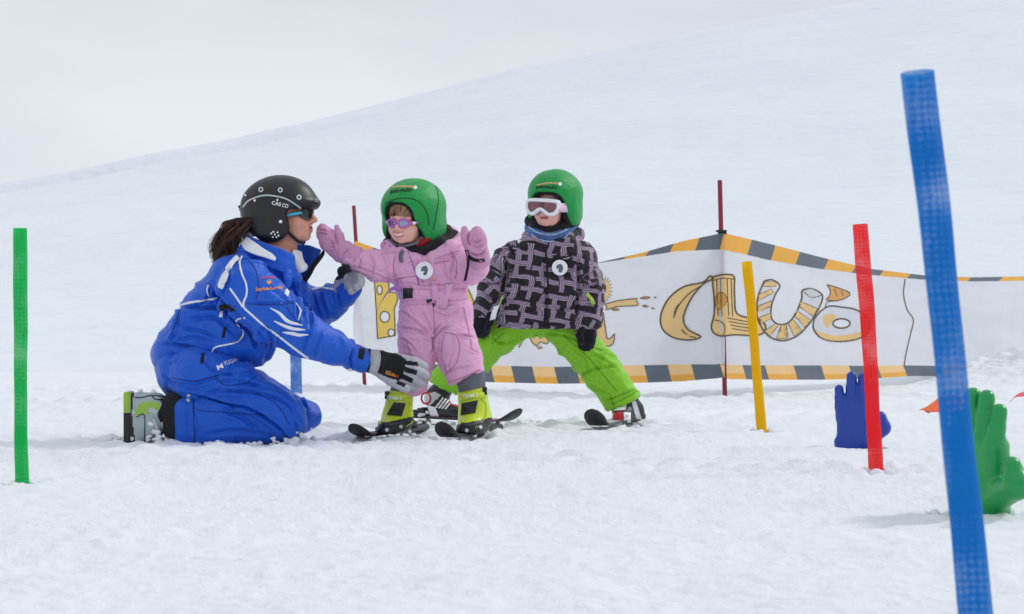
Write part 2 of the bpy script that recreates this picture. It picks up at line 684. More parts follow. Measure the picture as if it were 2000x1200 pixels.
def noise(t, scale, detail=3, rough=0.5, vec=None):
    n = N(t, 'ShaderNodeTexNoise')
    n.inputs['Scale'].default_value = scale
    n.inputs['Detail'].default_value = detail
    n.inputs['Roughness'].default_value = rough
    if vec is None:
        c = N(t, 'ShaderNodeTexCoord')
        vec = c.outputs['Object']
    L(t, vec, n.inputs['Vector'])
    return n

def math_(t, op, a, b=None, c=None):
    n = N(t, 'ShaderNodeMath', operation=op)
    for i, x in enumerate((a, b, c)):
        if x is None:
            continue
        if isinstance(x, (int, float)):
            n.inputs[i].default_value = x
        else:
            L(t, x, n.inputs[i])
    return n.outputs[0]

def mixc(t, fac, a, b):
    n = N(t, 'ShaderNodeMix', data_type='RGBA')
    for i, x in ((0, fac), (6, a), (7, b)):
        if isinstance(x, (int, float)):
            n.inputs[i].default_value = x
        elif isinstance(x, tuple):
            n.inputs[i].default_value = (*x[:3], 1)
        else:
            L(t, x, n.inputs[i])
    return n.outputs[2]

def bump(t, p, h, strength=0.3, dist=0.004):
    b = N(t, 'ShaderNodeBump')
    b.inputs['Strength'].default_value = strength
    b.inputs['Distance'].default_value = dist
    L(t, h, b.inputs['Height'])
    L(t, b.outputs['Normal'], p.inputs['Normal'])
    return b

def fabric(name, rgb, rough=0.7, var=0.12, crinkle=0.35, sheen=0.15, scale=1.0):
    """woven shell fabric: slight colour variation, crinkle and fine weave"""
    m, t, p = new_mat(name)
    c = lin(rgb)
    n1 = noise(t, 22 * scale, 4, 0.6)
    n2 = noise(t, 75 * scale, 3, 0.6)
    n3 = noise(t, 900, 1, 0.5)
    a = tuple(v * (1 - var) for v in c); b = tuple(min(1, v * (1 + var)) for v in c)
    L(t, mixc(t, n2.outputs['Fac'], a, b), p.inputs['Base Color'])
    p.inputs['Roughness'].default_value = rough
    p.inputs['Specular IOR Level'].default_value = 0.35
    p.inputs['Sheen Weight'].default_value = sheen
    h = math_(t, 'ADD', math_(t, 'MULTIPLY', n1.outputs['Fac'], 1.0), math_(t, 'MULTIPLY', n2.outputs['Fac'], 0.45))
    h = math_(t, 'ADD', h, math_(t, 'MULTIPLY', n3.outputs['Fac'], 0.04))
    bump(t, p, h, min(1, crinkle * 1.7), 0.014)
    return m

def plastic(name, rgb, rough=0.35, spec=0.5, scuff=0.15, coat=0.0, bmp=0.05):
    m, t, p = new_mat(name)
    c = lin(rgb)
    n1 = noise(t, 60, 5, 0.65)
    n2 = noise(t, 9, 3, 0.5)
    f = math_(t, 'MULTIPLY', n1.outputs['Fac'], n2.outputs['Fac'])
    L(t, mixc(t, f, tuple(v * (1 + scuff) for v in c), tuple(v * (1 - scuff) for v in c)), p.inputs['Base Color'])
    r = math_(t, 'MULTIPLY_ADD', n1.outputs['Fac'], 0.25, rough - 0.1)
    L(t, r, p.inputs['Roughness'])
    p.inputs['Specular IOR Level'].default_value = spec
    p.inputs['Coat Weight'].default_value = coat
    p.inputs['Coat Roughness'].default_value = 0.15
    bump(t, p, n1.outputs['Fac'], bmp, 0.003)
    return m

def skin_mat(name, rgb, flush):
    m, t, p = new_mat(name)
    n1 = noise(t, 18, 3, 0.5)
    n2 = noise(t, 260, 3, 0.6)
    L(t, mixc(t, math_(t, 'MULTIPLY_ADD', n1.outputs['Fac'], 1.6, -0.4), lin(rgb), lin(flush)), p.inputs['Base Color'])
    p.inputs['Roughness'].default_value = 0.45
    p.inputs['Subsurface Weight'].default_value = 0.12
    p.inputs['Subsurface Radius'].default_value = (0.012, 0.005, 0.003)
    p.inputs['Subsurface Scale'].default_value = 0.4
    bump(t, p, n2.outputs['Fac'], 0.12, 0.001)
    return m

def snow_mat(name, near=True):
    m, t, p = new_mat(name)
    p.inputs['Roughness'].default_value = 0.62
    p.inputs['Specular IOR Level'].default_value = 0.25
    c = N(t, 'ShaderNodeTexCoord')
    v = c.outputs['Object']
    if near:
        mp_ = N(t, 'ShaderNodeMapping')
        mp_.inputs['Scale'].default_value = (1, 1, 1)
        L(t, v, mp_.inputs['Vector'])
        a = noise(t, 2.6, 5, 0.55, mp_.outputs[0]); b = noise(t, 16, 5, 0.6, mp_.outputs[0]); d = noise(t, 85, 4, 0.65, mp_.outputs[0])
        e = noise(t, 420, 2, 0.6, mp_.outputs[0])
        h = math_(t, 'ADD', math_(t, 'MULTIPLY', a.outputs['Fac'], 0.6), math_(t, 'MULTIPLY', b.outputs['Fac'], 0.42))
        h = math_(t, 'ADD', h, math_(t, 'MULTIPLY', d.outputs['Fac'], 0.14))
        h = math_(t, 'ADD', h, math_(t, 'MULTIPLY', e.outputs['Fac'], 0.05))
        bump(t, p, h, 0.55, 0.05)
        L(t, mixc(t, b.outputs['Fac'], (0.80, 0.83, 0.872), (0.845, 0.866, 0.90)), p.inputs['Base Color'])
    else:
        mp_ = N(t, 'ShaderNodeMapping')
        mp_.inputs['Scale'].default_value = (0.6, 1, 1.0)
        mp_.inputs['Rotation'].default_value = (0, math.radians(-12), 0)
        L(t, v, mp_.inputs['Vector'])
        a = noise(t, 0.16, 5, 0.55, mp_.outputs[0]); b = noise(t, 1.3, 6, 0.65, mp_.outputs[0])
        h = math_(t, 'ADD', math_(t, 'MULTIPLY', a.outputs['Fac'], 1.0), math_(t, 'MULTIPLY', b.outputs['Fac'], 0.16))
        bump(t, p, h, 0.6, 1.0)
        L(t, mixc(t, b.outputs['Fac'], (0.755, 0.795, 0.86), (0.80, 0.835, 0.885)), p.inputs['Base Color'])
    return m

def mesh_hose(name, rgb, open_=0.28, trans=0.35):
    """soft netted plastic hose: see-through holes, translucent threads"""
    m, t, p = new_mat(name)
    c = lin(rgb)
    uvn = N(t, 'ShaderNodeAttribute', attribute_name='cloth_uv')
    sx = N(t, 'ShaderNodeSeparateXYZ')
    jit = noise(t, 60, 2, 0.5)
    jv = N(t, 'ShaderNodeVectorMath', operation='MULTIPLY_ADD')
    L(t, jit.outputs['Color'], jv.inputs[0]); jv.inputs[1].default_value = (0.0018, 0.0018, 0); L(t, uvn.outputs['Vector'], jv.inputs[2])
    L(t, jv.outputs[0], sx.inputs[0])
    # diagonal lattice of small holes, about 3 mm apart
    k = 2 * math.pi / 0.0042
    ax_ = math_(t, 'ADD', math_(t, 'MULTIPLY', sx.outputs[0], 0.80), math_(t, 'MULTIPLY', sx.outputs[1], 0.60))
    ay_ = math_(t, 'SUBTRACT', math_(t, 'MULTIPLY', sx.outputs[1], 0.80), math_(t, 'MULTIPLY', sx.outputs[0], 0.60))
    s1 = math_(t, 'SINE', math_(t, 'MULTIPLY', ax_, k))
    s2 = math_(t, 'SINE', math_(t, 'MULTIPLY', ay_, k))
    pr = math_(t, 'MULTIPLY', s1, s2)
    nn = noise(t, 14, 3, 0.5)
    loose = noise(t, 9, 2, 0.5)
    # the net is stretched open in some places and bunched in others
    hole = math_(t, 'GREATER_THAN', pr, math_(t, 'MULTIPLY_ADD', loose.outputs['Fac'], -3.2, 1.85))
    L(t, mixc(t, nn.outputs['Fac'], tuple(v * 0.88 for v in c), tuple(min(1, v * 1.1) for v in c)), p.inputs['Base Color'])
    p.inputs['Roughness'].default_value = 0.5
    p.inputs['Specular IOR Level'].default_value = 0.25
    bump(t, p, pr, 0.4, 0.0012)
    tr = N(t, 'ShaderNodeBsdfTranslucent')
    tr.inputs['Color'].default_value = (*[min(1, v * 1.25) for v in c], 1)
    m1 = N(t, 'ShaderNodeMixShader'); m1.inputs[0].default_value = trans
    L(t, p.outputs[0], m1.inputs[1]); L(t, tr.outputs[0], m1.inputs[2])
    tp = N(t, 'ShaderNodeBsdfTransparent')
    m2 = N(t, 'ShaderNodeMixShader')
    L(t, math_(t, 'MULTIPLY_ADD', hole, open_ * 2.6, 0.01), m2.inputs[0])
    L(t, m1.outputs[0], m2.inputs[1]); L(t, tp.outputs[0], m2.inputs[2])
    L(t, m2.outputs[0], t.nodes['Material Output'].inputs[0])
    return m

def sheet(name, rgb, trans=0.3, clear=0.08, rough=0.6, blotch=0.09):
    """thin translucent banner cloth"""
    m, t, p = new_mat(name)
    c = lin(rgb)
    n1 = noise(t, 3.5, 5, 0.6); n2 = noise(t, 38, 3, 0.6)
    L(t, mixc(t, n1.outputs['Fac'], tuple(v * (1 - blotch) for v in c), tuple(min(1, v * (1 + blotch)) for v in c)), p.inputs['Base Color'])
    p.inputs['Roughness'].default_value = rough
    p.inputs['Specular IOR Level'].default_value = 0.25
    bump(t, p, math_(t, 'ADD', n1.outputs['Fac'], math_(t, 'MULTIPLY', n2.outputs['Fac'], 0.2)), 0.4, 0.03)
    tr = N(t, 'ShaderNodeBsdfTranslucent'); tr.inputs['Color'].default_value = (*c, 1)
    m1 = N(t, 'ShaderNodeMixShader'); m1.inputs[0].default_value = trans
    L(t, p.outputs[0], m1.inputs[1]); L(t, tr.outputs[0], m1.inputs[2])
    tp = N(t, 'ShaderNodeBsdfTransparent')
    m2 = N(t, 'ShaderNodeMixShader'); m2.inputs[0].default_value = clear
    L(t, m1.outputs[0], m2.inputs[1]); L(t, tp.outputs[0], m2.inputs[2])
    L(t, m2.outputs[0], t.nodes['Material Output'].inputs[0])
    return m

def plaid_mat(name):
    """black cloth printed with loose woven bands of mauve and pale lines"""
    m, t, p = new_mat(name)
    uvn = N(t, 'ShaderNodeAttribute', attribute_name='cloth_uv')
    wv = noise(t, 7, 3, 0.55)
    wob = N(t, 'ShaderNodeVectorMath', operation='MULTIPLY_ADD')
    L(t, wv.outputs['Color'], wob.inputs[0])
    wob.inputs[1].default_value = (0.042, 0.042, 0)
    L(t, uvn.outputs['Vector'], wob.inputs[2])
    def family(ang, period, seed, width):
        mp_ = N(t, 'ShaderNodeMapping')
        mp_.inputs['Rotation'].default_value = (0, 0, math.radians(ang))
        mp_.inputs['Location'].default_value = (seed * 0.013, seed * 0.021, 0)
        L(t, wob.outputs[0], mp_.inputs['Vector'])
        s = N(t, 'ShaderNodeSeparateXYZ'); L(t, mp_.outputs[0], s.inputs[0])
        u = math_(t, 'DIVIDE', s.outputs[0], period)
        cell = math_(t, 'FLOOR', u)
        fr = math_(t, 'SUBTRACT', math_(t, 'FRACT', u), 0.5)
        # each band is broken into lengths, offset band by band
        vv = math_(t, 'DIVIDE', s.outputs[1], period * 2.1)
        vv = math_(t, 'ADD', vv, math_(t, 'MULTIPLY', math_(t, 'SINE', math_(t, 'MULTIPLY', cell, 12.9898 + seed)), 3.7))
        gap = math_(t, 'LESS_THAN', math_(t, 'FRACT', vv), 0.80)
        shift = math_(t, 'MULTIPLY', math_(t, 'SINE', math_(t, 'MULTIPLY', math_(t, 'FLOOR', vv), 7.7 + seed)), 0.12)
        fr = math_(t, 'ADD', fr, shift)
        band = math_(t, 'MULTIPLY', math_(t, 'LESS_THAN', math_(t, 'ABSOLUTE', fr), width), gap)
        ln = math_(t, 'GREATER_THAN', math_(t, 'SINE', math_(t, 'MULTIPLY', fr, 2 * math.pi * 3.0 / (2 * width))), 0.45)
        return band, ln
    b1, l1 = family(14, 0.066, 1, 0.18)
    b2, l2 = family(100, 0.058, 2, 0.18)
    dark = lin((30, 22, 31)); mauve = lin((124, 100, 128)); pale = lin((214, 194, 216))
    fine = noise(t, 240, 2, 0.6)
    c1 = mixc(t, l1, mauve, pale); c2 = mixc(t, l2, mauve, pale)
    col = mixc(t, b1, dark, c1)
    col = mixc(t, b2, col, c2)
    col = mixc(t, math_(t, 'MULTIPLY', fine.outputs['Fac'], 0.42), col, dark)
    L(t, col, p.inputs['Base Color'])
    p.inputs['Roughness'].default_value = 0.8
    p.inputs['Sheen Weight'].default_value = 0.1
    n1 = noise(t, 26, 4, 0.6)
    bump(t, p, n1.outputs['Fac'], 0.4, 0.012)
    return m

def hair_mat(name, rgb, rgb2):
    m, t, p = new_mat(name)
    n1 = noise(t, 55, 3, 0.6)
    L(t, mixc(t, n1.outputs['Fac'], lin(rgb), lin(rgb2)), p.inputs['Base Color'])
    p.inputs['Roughness'].default_value = 0.42
    p.inputs['Specular IOR Level'].default_value = 0.4
    return m

def lens_mat(name, rgb, metal=0.6, rough=0.08):
    m, t, p = new_mat(name)
    n1 = noise(t, 30, 2, 0.5)
    c = lin(rgb)
    L(t, mixc(t, n1.outputs['Fac'], tuple(v * 0.8 for v in c), c), p.inputs['Base Color'])
    p.inputs['Metallic'].default_value = metal
    p.inputs['Roughness'].default_value = rough
    p.inputs['Coat Weight'].default_value = 0.5
    return m

MT = {}
MT['snow'] = snow_mat('snow', True)
MT['far_snow'] = snow_mat('far_snow', False)
MT['blue'] = fabric('blue_shell', (4, 88, 204), 0.44, 0.12, 0.30, 0.12)
MT['white_trim'] = fabric('white_trim', (232, 234, 240), 0.6, 0.04, 0.15, 0.0)
MT['black_cloth'] = fabric('black_cloth', (26, 26, 30), 0.8, 0.1, 0.3, 0.05)
MT['grey_leather'] = fabric('grey_leather', (176, 176, 184), 0.55, 0.14, 0.35, 0.0)
MT['dark_grey_cloth'] = fabric('dark_grey_cloth', (104, 108, 118), 0.75, 0.12, 0.3, 0.0)
MT['pink'] = fabric('pink_shell', (230, 170, 208), 0.58, 0.10, 0.5, 0.12)
MT['pink_leather'] = fabric('pink_mitten', (206, 148, 184), 0.55, 0.14, 0.4, 0.05)
MT['purple_strap'] = fabric('purple_strap', (168, 110, 184), 0.6, 0.08, 0.2, 0.0)
MT['lime'] = fabric('lime_shell', (134, 200, 40), 0.6, 0.08, 0.35, 0.08)
MT['navy_knit'] = fabric('navy_knit', (17, 18, 32), 0.9, 0.2, 0.5, 0.1, 2.0)
MT['blue_scarf'] = fabric('blue_scarf', (84, 118, 180), 0.85, 0.12, 0.5, 0.1, 2.0)
MT['pale_scarf'] = fabric('pale_scarf', (176, 196, 226), 0.85, 0.1, 0.4, 0.1)
MT['green_cover'] = fabric('green_helmet_cover', (18, 152, 70), 0.5, 0.10, 0.25, 0.1)
MT['plaid'] = plaid_mat('plaid_shell')
MT['black_helmet'] = plastic('black_helmet', (24, 25, 29), 0.40, 0.5, 0.1)
MT['black_plastic'] = plastic('black_plastic', (24, 24, 28), 0.4, 0.5, 0.2)
MT['dark_plastic'] = plastic('dark_plastic', (58, 60, 68), 0.45, 0.4, 0.2)
MT['white_plastic'] = plastic('white_plastic', (240, 240, 244), 0.3, 0.5, 0.04)
MT['silver'] = plastic('silver_plastic', (186, 192, 196), 0.35, 0.5, 0.2)
MT['boot_grey'] = plastic('grey_boot_shell', (158, 170, 172), 0.38, 0.5, 0.25)
MT['boot_green'] = plastic('green_boot_panel', (146, 184, 66), 0.38, 0.5, 0.2)
MT['lime_boot'] = plastic('lime_boot_shell', (192, 212, 36), 0.32, 0.5, 0.12, 0.2)
MT['red_plastic'] = plastic('red_boot_panel', (190, 34, 44), 0.35, 0.5, 0.15)
MT['red_ski'] = plastic('red_ski_edge', (158, 62, 70), 0.35, 0.5, 0.2)
MT['maroon'] = plastic('maroon_pole', (128, 26, 50), 0.35, 0.5, 0.2)
MT['hand_blue'] = plastic('blue_hand_plastic', (26, 62, 158), 0.36, 0.45, 0.14, 0.1)
MT['hand_green'] = plastic('green_hand_plastic', (4, 146, 70), 0.28, 0.5, 0.14, 0.15)
MT['orange'] = plastic('orange_marker', (250, 112, 58), 0.5, 0.3, 0.1)
MT['red_tape'] = plastic('red_tape', (214, 74, 84), 0.5, 0.3, 0.2)
MT['purple_frame'] = plastic('purple_frame', (190, 96, 190), 0.3, 0.5, 0.08)
MT['teal_frame'] = plastic('teal_frame', (70, 186, 214), 0.3, 0.5, 0.08)
MT['lens_dark'] = lens_mat('dark_lens', (40, 34, 40), 0.3, 0.06)
MT['lens_mirror'] = lens_mat('mirror_lens', (150, 165, 190), 0.9, 0.06)
MT['lens_rose'] = lens_mat('rose_lens', (128, 78, 88), 0.35, 0.12)
MT['skin_adult'] = skin_mat('adult_skin', (220, 166, 142), (216, 136, 116))
MT['skin_child'] = skin_mat('child_skin', (238, 188, 170), (234, 164, 150))
MT['lip'] = skin_mat('lip', (200, 120, 112), (192, 106, 102))
MT['lip_child'] = skin_mat('child_lip', (214, 136, 130), (206, 122, 120))
MT['mouth'] = plastic('mouth_inside', (92, 30, 32), 0.5, 0.3, 0.1)
MT['teeth'] = plastic('teeth', (238, 232, 222), 0.25, 0.5, 0.03)
MT['eye'] = plastic('eye', (226, 222, 218), 0.15, 0.5, 0.05)
MT['hair_dark'] = hair_mat('dark_brown_hair', (44, 28, 25), (76, 50, 42))
MT['hair_light'] = hair_mat('light_brown_hair', (140, 104, 74), (190, 152, 116))
MT['pink_seam'] = fabric('pink_seam', (176, 112, 152), 0.7, 0.1, 0.2, 0.0)
MT['blue_seam'] = fabric('blue_seam', (12, 44, 128), 0.6, 0.1, 0.2, 0.0)
MT['lime_seam'] = fabric('lime_seam', (88, 142, 30), 0.7, 0.1, 0.2, 0.0)
MT['orange_thread'] = fabric('orange_thread', (244, 158, 74), 0.7, 0.1, 0.1, 0.0)
MT['red_thread'] = fabric('red_thread', (206, 84, 74), 0.7, 0.1, 0.1, 0.0)
MT['black_print'] = fabric('black_print', (28, 32, 28), 0.7, 0.1, 0.1, 0.0)
MT['tan_print'] = fabric('tan_print', (196, 170, 110), 0.7, 0.1, 0.1, 0.0)
MT['red_collar'] = fabric('red_collar', (150, 30, 42), 0.8, 0.15, 0.3, 0.0)
MT['lime_strap'] = fabric('lime_strap', (176, 206, 96), 0.7, 0.1, 0.2, 0.0)
MT['pink_strap'] = fabric('pink_pattern_strap', (236, 196, 222), 0.7, 0.1, 0.2, 0.0)
MT['banner_white'] = sheet('banner_white', (226, 227, 232), 0.35, 0.07)
MT['banner_grey'] = sheet('banner_grey', (98, 108, 120), 0.2, 0.02)
MT['banner_amber'] = sheet('banner_amber', (240, 176, 70), 0.3, 0.02)
MT['banner_tan'] = sheet('banner_tan', (246, 204, 142), 0.3, 0.02)
MT['print_tan'] = sheet('print_tan', (252, 212, 142), 0.3, 0.12)
MT['print_yellow'] = sheet('print_yellow', (255, 216, 90), 0.3, 0.12)
MT['print_brown'] = sheet('print_brown', (230, 170, 92), 0.3, 0.12)
MT['print_line'] = sheet('print_line', (98, 86, 66), 0.2, 0.05)
MT['hose_green'] = mesh_hose('green_hose', (8, 194, 96), 0.20, 0.4)
MT['hose_red'] = mesh_hose('red_hose', (250, 50, 52), 0.22, 0.45)
MT['hose_blue'] = mesh_hose('blue_hose', (0, 126, 208), 0.25, 0.3)
MT['hose_pale'] = mesh_hose('pale_blue_hose', (70, 132, 206), 0.3, 0.3)
MT['hose_yellow'] = mesh_hose('yellow_hose', (252, 196, 0), 0.0, 0.3)
# ------------------------------------------------------------------ terrain
CREST_Y = 90.0
_cu = (np.array([-600, 0, 300, 500, 750, 1000, 1300, 1600, 2000, 2600]) - 1000) / F * CREST_Y
_ce = np.array([486, 376, 312, 262, 190, 121, 60, 3, -70, -190])
_cz = (HY - _ce) / F * CREST_Y + CH
def crest(X):
    z = np.interp(X, _cu, _cz)
    lo = _cz[0] + (X - _cu[0]) * (_cz[1] - _cz[0]) / (_cu[1] - _cu[0])
    hi = _cz[-1] + (X - _cu[-1]) * (_cz[-1] - _cz[-2]) / (_cu[-1] - _cu[-2])
    z = np.where(X < _cu[0], lo, z)
    z = np.where(X > _cu[-1], hi, z)
    return np.clip(z, 1.0, 60.0)
def hill_z(X, Y):
    t = (Y - 20.0) / (CREST_Y - 20.0)
    a = 0.22
    s = np.where(t < 0, 0, np.where(t < a, t * t / (2 * a), t - a / 2))
    s = s / (1 - a / 2)
    over = np.maximum(t - 0.93, 0)
    s = s - over ** 2 * 4.0
    s = np.maximum(s, -0.3)
    return crest(X) * s
def base_z(X, Y):
    X = np.asarray(X, float); Y = np.asarray(Y, float)
    z = hill_z(X, Y)
    P = np.stack([X.ravel(), Y.ravel(), np.zeros(X.size)], 1)
    far = np.clip((Y - 22) / 20, 0, 1)
    z = z + (fbm(P * 0.05, 3, 3).reshape(X.shape)) * 0.55 * far
    return z
def near_z(X, Y):
    P = np.stack([X.ravel(), Y.ravel(), np.zeros(X.size)], 1)
    z = 0.016 * fbm(P * np.array([0.9, 0.7, 1]), 3, 11)
    z += 0.016 * fbm(P * 4.0, 3, 12)
    z += 0.0042 * (1 - np.abs(fbm(P * 11, 3, 14)) * 2)
    z += 0.0030 * fbm(P * 36, 2, 15)
    # groomer corduroy, partly worn away
    c = P[:, 0] * -0.42 + P[:, 1] * 0.91 + 0.06 * vnoise(P * 0.8, 18)
    mask = np.clip(fbm(P * 0.55 + 31, 2, 16) * 2.2 + 0.25, 0, 1)
    z += 0.0125 * mask * np.sin(c * 2 * math.pi / 0.085)
    # soft ski tracks
    for x0, y0, sl, wd, dp in ((-2.0, 10.6, 0.10, 0.05, 0.025), (-2.0, 11.0, 0.10, 0.05, 0.022), (0.3, 6.3, -0.28, 0.045, 0.026), (0.5, 6.0, -0.28, 0.045, 0.026), (-0.6, 6.6, 0.16, 0.04, 0.022), (-0.6, 6.2, 0.18, 0.04, 0.022), (1.2, 9.4, 0.25, 0.05, 0.018), (-1.0, 12.5, 0.02, 0.09, 0.03), (0.0, 4.6, 0.5, 0.03, 0.018), (0.1, 4.35, 0.5, 0.03, 0.018)):
        d = (P[:, 1] - y0) - sl * (P[:, 0] - x0) - 0.08 * vnoise(P * 0.6, 19)
        z += -dp * np.exp(-(d / wd) ** 2) + 0.5 * dp * np.exp(-((np.abs(d) - 2 * wd) / wd) ** 2)
    # keep the ground level where people and skis press on it, with pushed-up rims
    for x, y, rx, ry, dp in HOLLOWS:
        q = np.sqrt(((P[:, 0] - x) / rx) ** 2 + ((P[:, 1] - y) / ry) ** 2)
        k = np.exp(-q ** 4)
        z = z * (1 - 0.85 * k) - dp * k
        rough_ = 0.6 + 0.8 * fbm(P * 17, 2, 23)
        z += 0.011 * np.exp(-((q - 1.25) / 0.22) ** 2) * rough_
    return z.reshape(X.shape)
# hollows pressed by knees and skis: (x, y, rx, ry, depth)
HOLLOWS = [(-0.98, 7.58, 0.48, 0.13, 0.004), (-1.05, 7.86, 0.42, 0.12, 0.004), (-1.42, 7.6, 0.14, 0.16, 0.004),
           (-0.21, 7.72, 0.12, 0.36, 0.006), (-0.5, 7.98, 0.12, 0.34, 0.006), (0.47, 9.05, 0.14, 0.42, 0.006), (-0.22, 9.2, 0.4, 0.3, 0.006),
           (-0.35, 7.9, 0.22, 0.22, 0.018), (1.23, 7.08, 0.13, 0.06, 0.0), (1.05, 4.44, 0.13, 0.08, 0.0),
           (-1.339, 5.40, 0.07, 0.14, 0.006), (1.075, 5.84, 0.07, 0.14, 0.006), (1.049, 8.32, 0.07, 0.16, 0.006), (-0.98, 7.35, 0.4, 0.12, 0.002)]
def ground_z(X, Y):
    X = np.asarray(X, float); Y = np.asarray(Y, float)
    z = near_z(X, Y)
    return z

def grid_faces(nr, nc):
    i = np.arange(nr - 1)[:, None] * nc + np.arange(nc - 1)[None, :]
    return np.stack([i, i + 1, i + nc + 1, i + nc], -1).reshape(-1, 4)

rows = [-30, -20, -12, -7, -4, -2, -0.8, 0.2, 0.9, 1.4, 1.8, 2.1]
rows += [CH * F / (py - HY) for py in np.arange(1318, 737, -1.7)]
rows = np.array([r for r in rows if r < 21.0] + [21.4])
t = np.linspace(-1, 1, 620)
W = np.where(rows < 3, 1.2, rows * 0.34 + 0.2)
core = np.sign(t) * np.abs(t)
Xg = core[None, :] * W[:, None]
# outer columns run far out to both sides
outer = np.array([1.02, 1.06, 1.15, 1.35, 1.8, 2.6, 4, 7, 12, 20, 40])
ex = np.minimum(outer[None, :] * W[:, None], 70) 
ex = W[:, None] + (np.linspace(0, 1, 12)[1:][None, :] ** 3) * (70 - W[:, None])
Xg = np.concatenate([-ex[:, ::-1], Xg, ex], 1)
Yg = np.repeat(rows[:, None], Xg.shape[1], 1)
Zg = ground_z(Xg, Yg)
blend = np.clip((Yg - 17) / 4.4, 0, 1)
Zg = Zg * (1 - blend) + base_z(Xg, Yg)
ground = mk('ground', np.stack([Xg, Yg, Zg], -1).reshape(-1, 3), grid_faces(*Xg.shape), MT['snow'])
tag(ground, 'trampled and groomed white snow in front of the fence', 'snow', kind='structure')

hx = np.concatenate([np.linspace(-75, -27, 20)[:-1], np.linspace(-27, 27, 260), np.linspace(27, 75, 20)[1:]])
hy = np.concatenate([[21.4], np.linspace(21.8, 60, 130), np.linspace(60, 100, 130)[1:], np.linspace(100, 170, 16)[1:]])
Xh, Yh = np.meshgrid(hx, hy)
Zh = base_z(Xh, Yh)
P = np.stack([Xh.ravel(), Yh.ravel(), np.zeros(Xh.size)], 1)
far = np.clip((Yh - 21.4) / 4, 0, 1)
Zh = Zh + far * (0.05 * (fbm(P * np.array([0.25, 0.8, 1]), 4, 21)).reshape(Xh.shape))
# old ski tracks drawn across the slope
for (y0, sl, wd, dp) in ((78.5, 0.35, 0.8, 0.55), (26.5, -0.22, 0.16, 0.10), (23.4, -0.10, 0.14, 0.07)):
    d = (Yh - y0) - sl * (Xh + 8) - 0.8 * vnoise(P * 0.12, 24).reshape(Xh.shape)
    Zh = Zh + far * (-dp * np.exp(-(d / wd) ** 2) + 0.6 * dp * np.exp(-((d - 2 * wd) / wd) ** 2)) * np.clip((-4 - Xh) / 6, 0, 1)
hill = mk('hill', np.stack([Xh, Yh, Zh], -1).reshape(-1, 3), grid_faces(*Xh.shape), MT['far_snow'])
tag(hill, 'smooth snow slope rising behind the fence to the right', 'snow slope', kind='structure')

# shovelled snow heap against the fence on the right
mg, ng = 150, 110
mx_ = np.linspace(0, 1, mg); my_ = np.linspace(0, 1, ng)
MX, MY = np.meshgrid(mx_, my_)
X0 = 3.05 + MX * 3.3; Y0 = 15.2 + MY * 4.6
P = np.stack([X0.ravel(), Y0.ravel(), np.zeros(X0.size)], 1)
env = np.interp(X0, [3.05, 3.5, 3.9, 4.4, 4.7, 5.2, 6.35], [0, 0.06, 0.11, 0.20, 0.29, 0.28, 0.0])
prof = np.clip(np.minimum(MY / 0.55, (1 - MY) / 0.3), 0, 1)
prof = prof * prof * (3 - 2 * prof)
lump = 1 + 0.28 * fbm(P * 3.1, 4, 31).reshape(X0.shape) + 0.20 * (1 - 2 * np.abs(fbm(P * 6.5, 3, 33))).reshape(X0.shape)
Zm = env * prof * lump + 0.035 * prof * fbm(P * 16, 3, 35).reshape(X0.shape) * np.clip(env * 12, 0, 1) - 0.03
mound = mk('snow_heap', np.stack([X0, Y0, Zm], -1).reshape(-1, 3), grid_faces(ng, mg), MT['snow'])
tag(mound, 'lumpy heap of shovelled snow below the banner', 'snow heap', kind='structure')

# ------------------------------------------------------------------ slalom hoses
def hose(px0, py0, px1, py1, Y0, Y1, rad_px, mat, label, flat=0.8, bend=(0, 0), twist=0.0, extra=0.03):
    """netted hose from its foot (px1,py1 at Y1) to its open top (px0,py0 at Y0)"""
    A = at(px1, py1, Y1); B = at(px0, py0, Y0)
    d = (B - A)
    A = A - d.normalized() * extra
    n, k = 60, 36
    R = rad_px * Y1 / F
    V = []; UV = []
    s = (Vector((1, 0, 0)) - d.normalized() * d.normalized().x).normalized()
    f = d.normalized().cross(s)
    Ln = (B - A).length
    for i in range(n + 1):
        u = i / n
        c = A.lerp(B, u) + s * bend[0] * math.sin(math.pi * u) + f * bend[1] * math.sin(math.pi * u)
        c += s * 0.0008 * math.sin(u * 9 + px0) + s * 0.0005 * math.sin(u * 23 + py0)
        sq = flat + 0.12 * math.sin(u * 5 + px0) + 0.05 * math.sin(u * 17)
        for j in range(k):
            a = 2 * math.pi * j / k
            wdt = 1.0 + 0.05 * math.sin(u * 7 + px0)
            V.append(c + s * math.cos(a + twist * u) * R * wdt + f * math.sin(a + twist * u) * R * sq)
            UV.append((R * a, u * Ln))
    FA = []
    for i in range(n):
        for j in range(k):
            FA.append((i * k + j, i * k + (j + 1) % k, (i + 1) * k + (j + 1) % k, (i + 1) * k + j))
    o = mk('slalom_pole', V, FA, mat, None, True, None, UV)
    base = Vector(A)
    for q in o.data.vertices:
        q.co -= base
    o.location = base
    tag(o, label, 'slalom pole', 'netted slalom poles stuck in the snow')
    return o
hose(40, 446, 43, 948, 5.44, 5.44, 13.3, MT['hose_green'], 'green netted slalom pole standing alone at the left edge', 0.75, (-0.002, 0))
hose(1680, 438, 1711, 926, 5.88, 5.88, 14.6, MT['hose_red'], 'red netted slalom pole in front of the blue plastic hand', 0.7, (0.004, 0))
hose(1459, 511, 1488, 846, 8.36, 8.36, 9.6, MT['hose_yellow'], 'yellow slalom pole standing before the middle of the banner', 0.8, (0.001, 0))
hose(1792, 141, 1908, 1236, 2.82, 2.74, 32.5, MT['hose_blue'], 'large bright blue netted slalom pole nearest the camera', 0.72, (0.003, 0), 0.25)
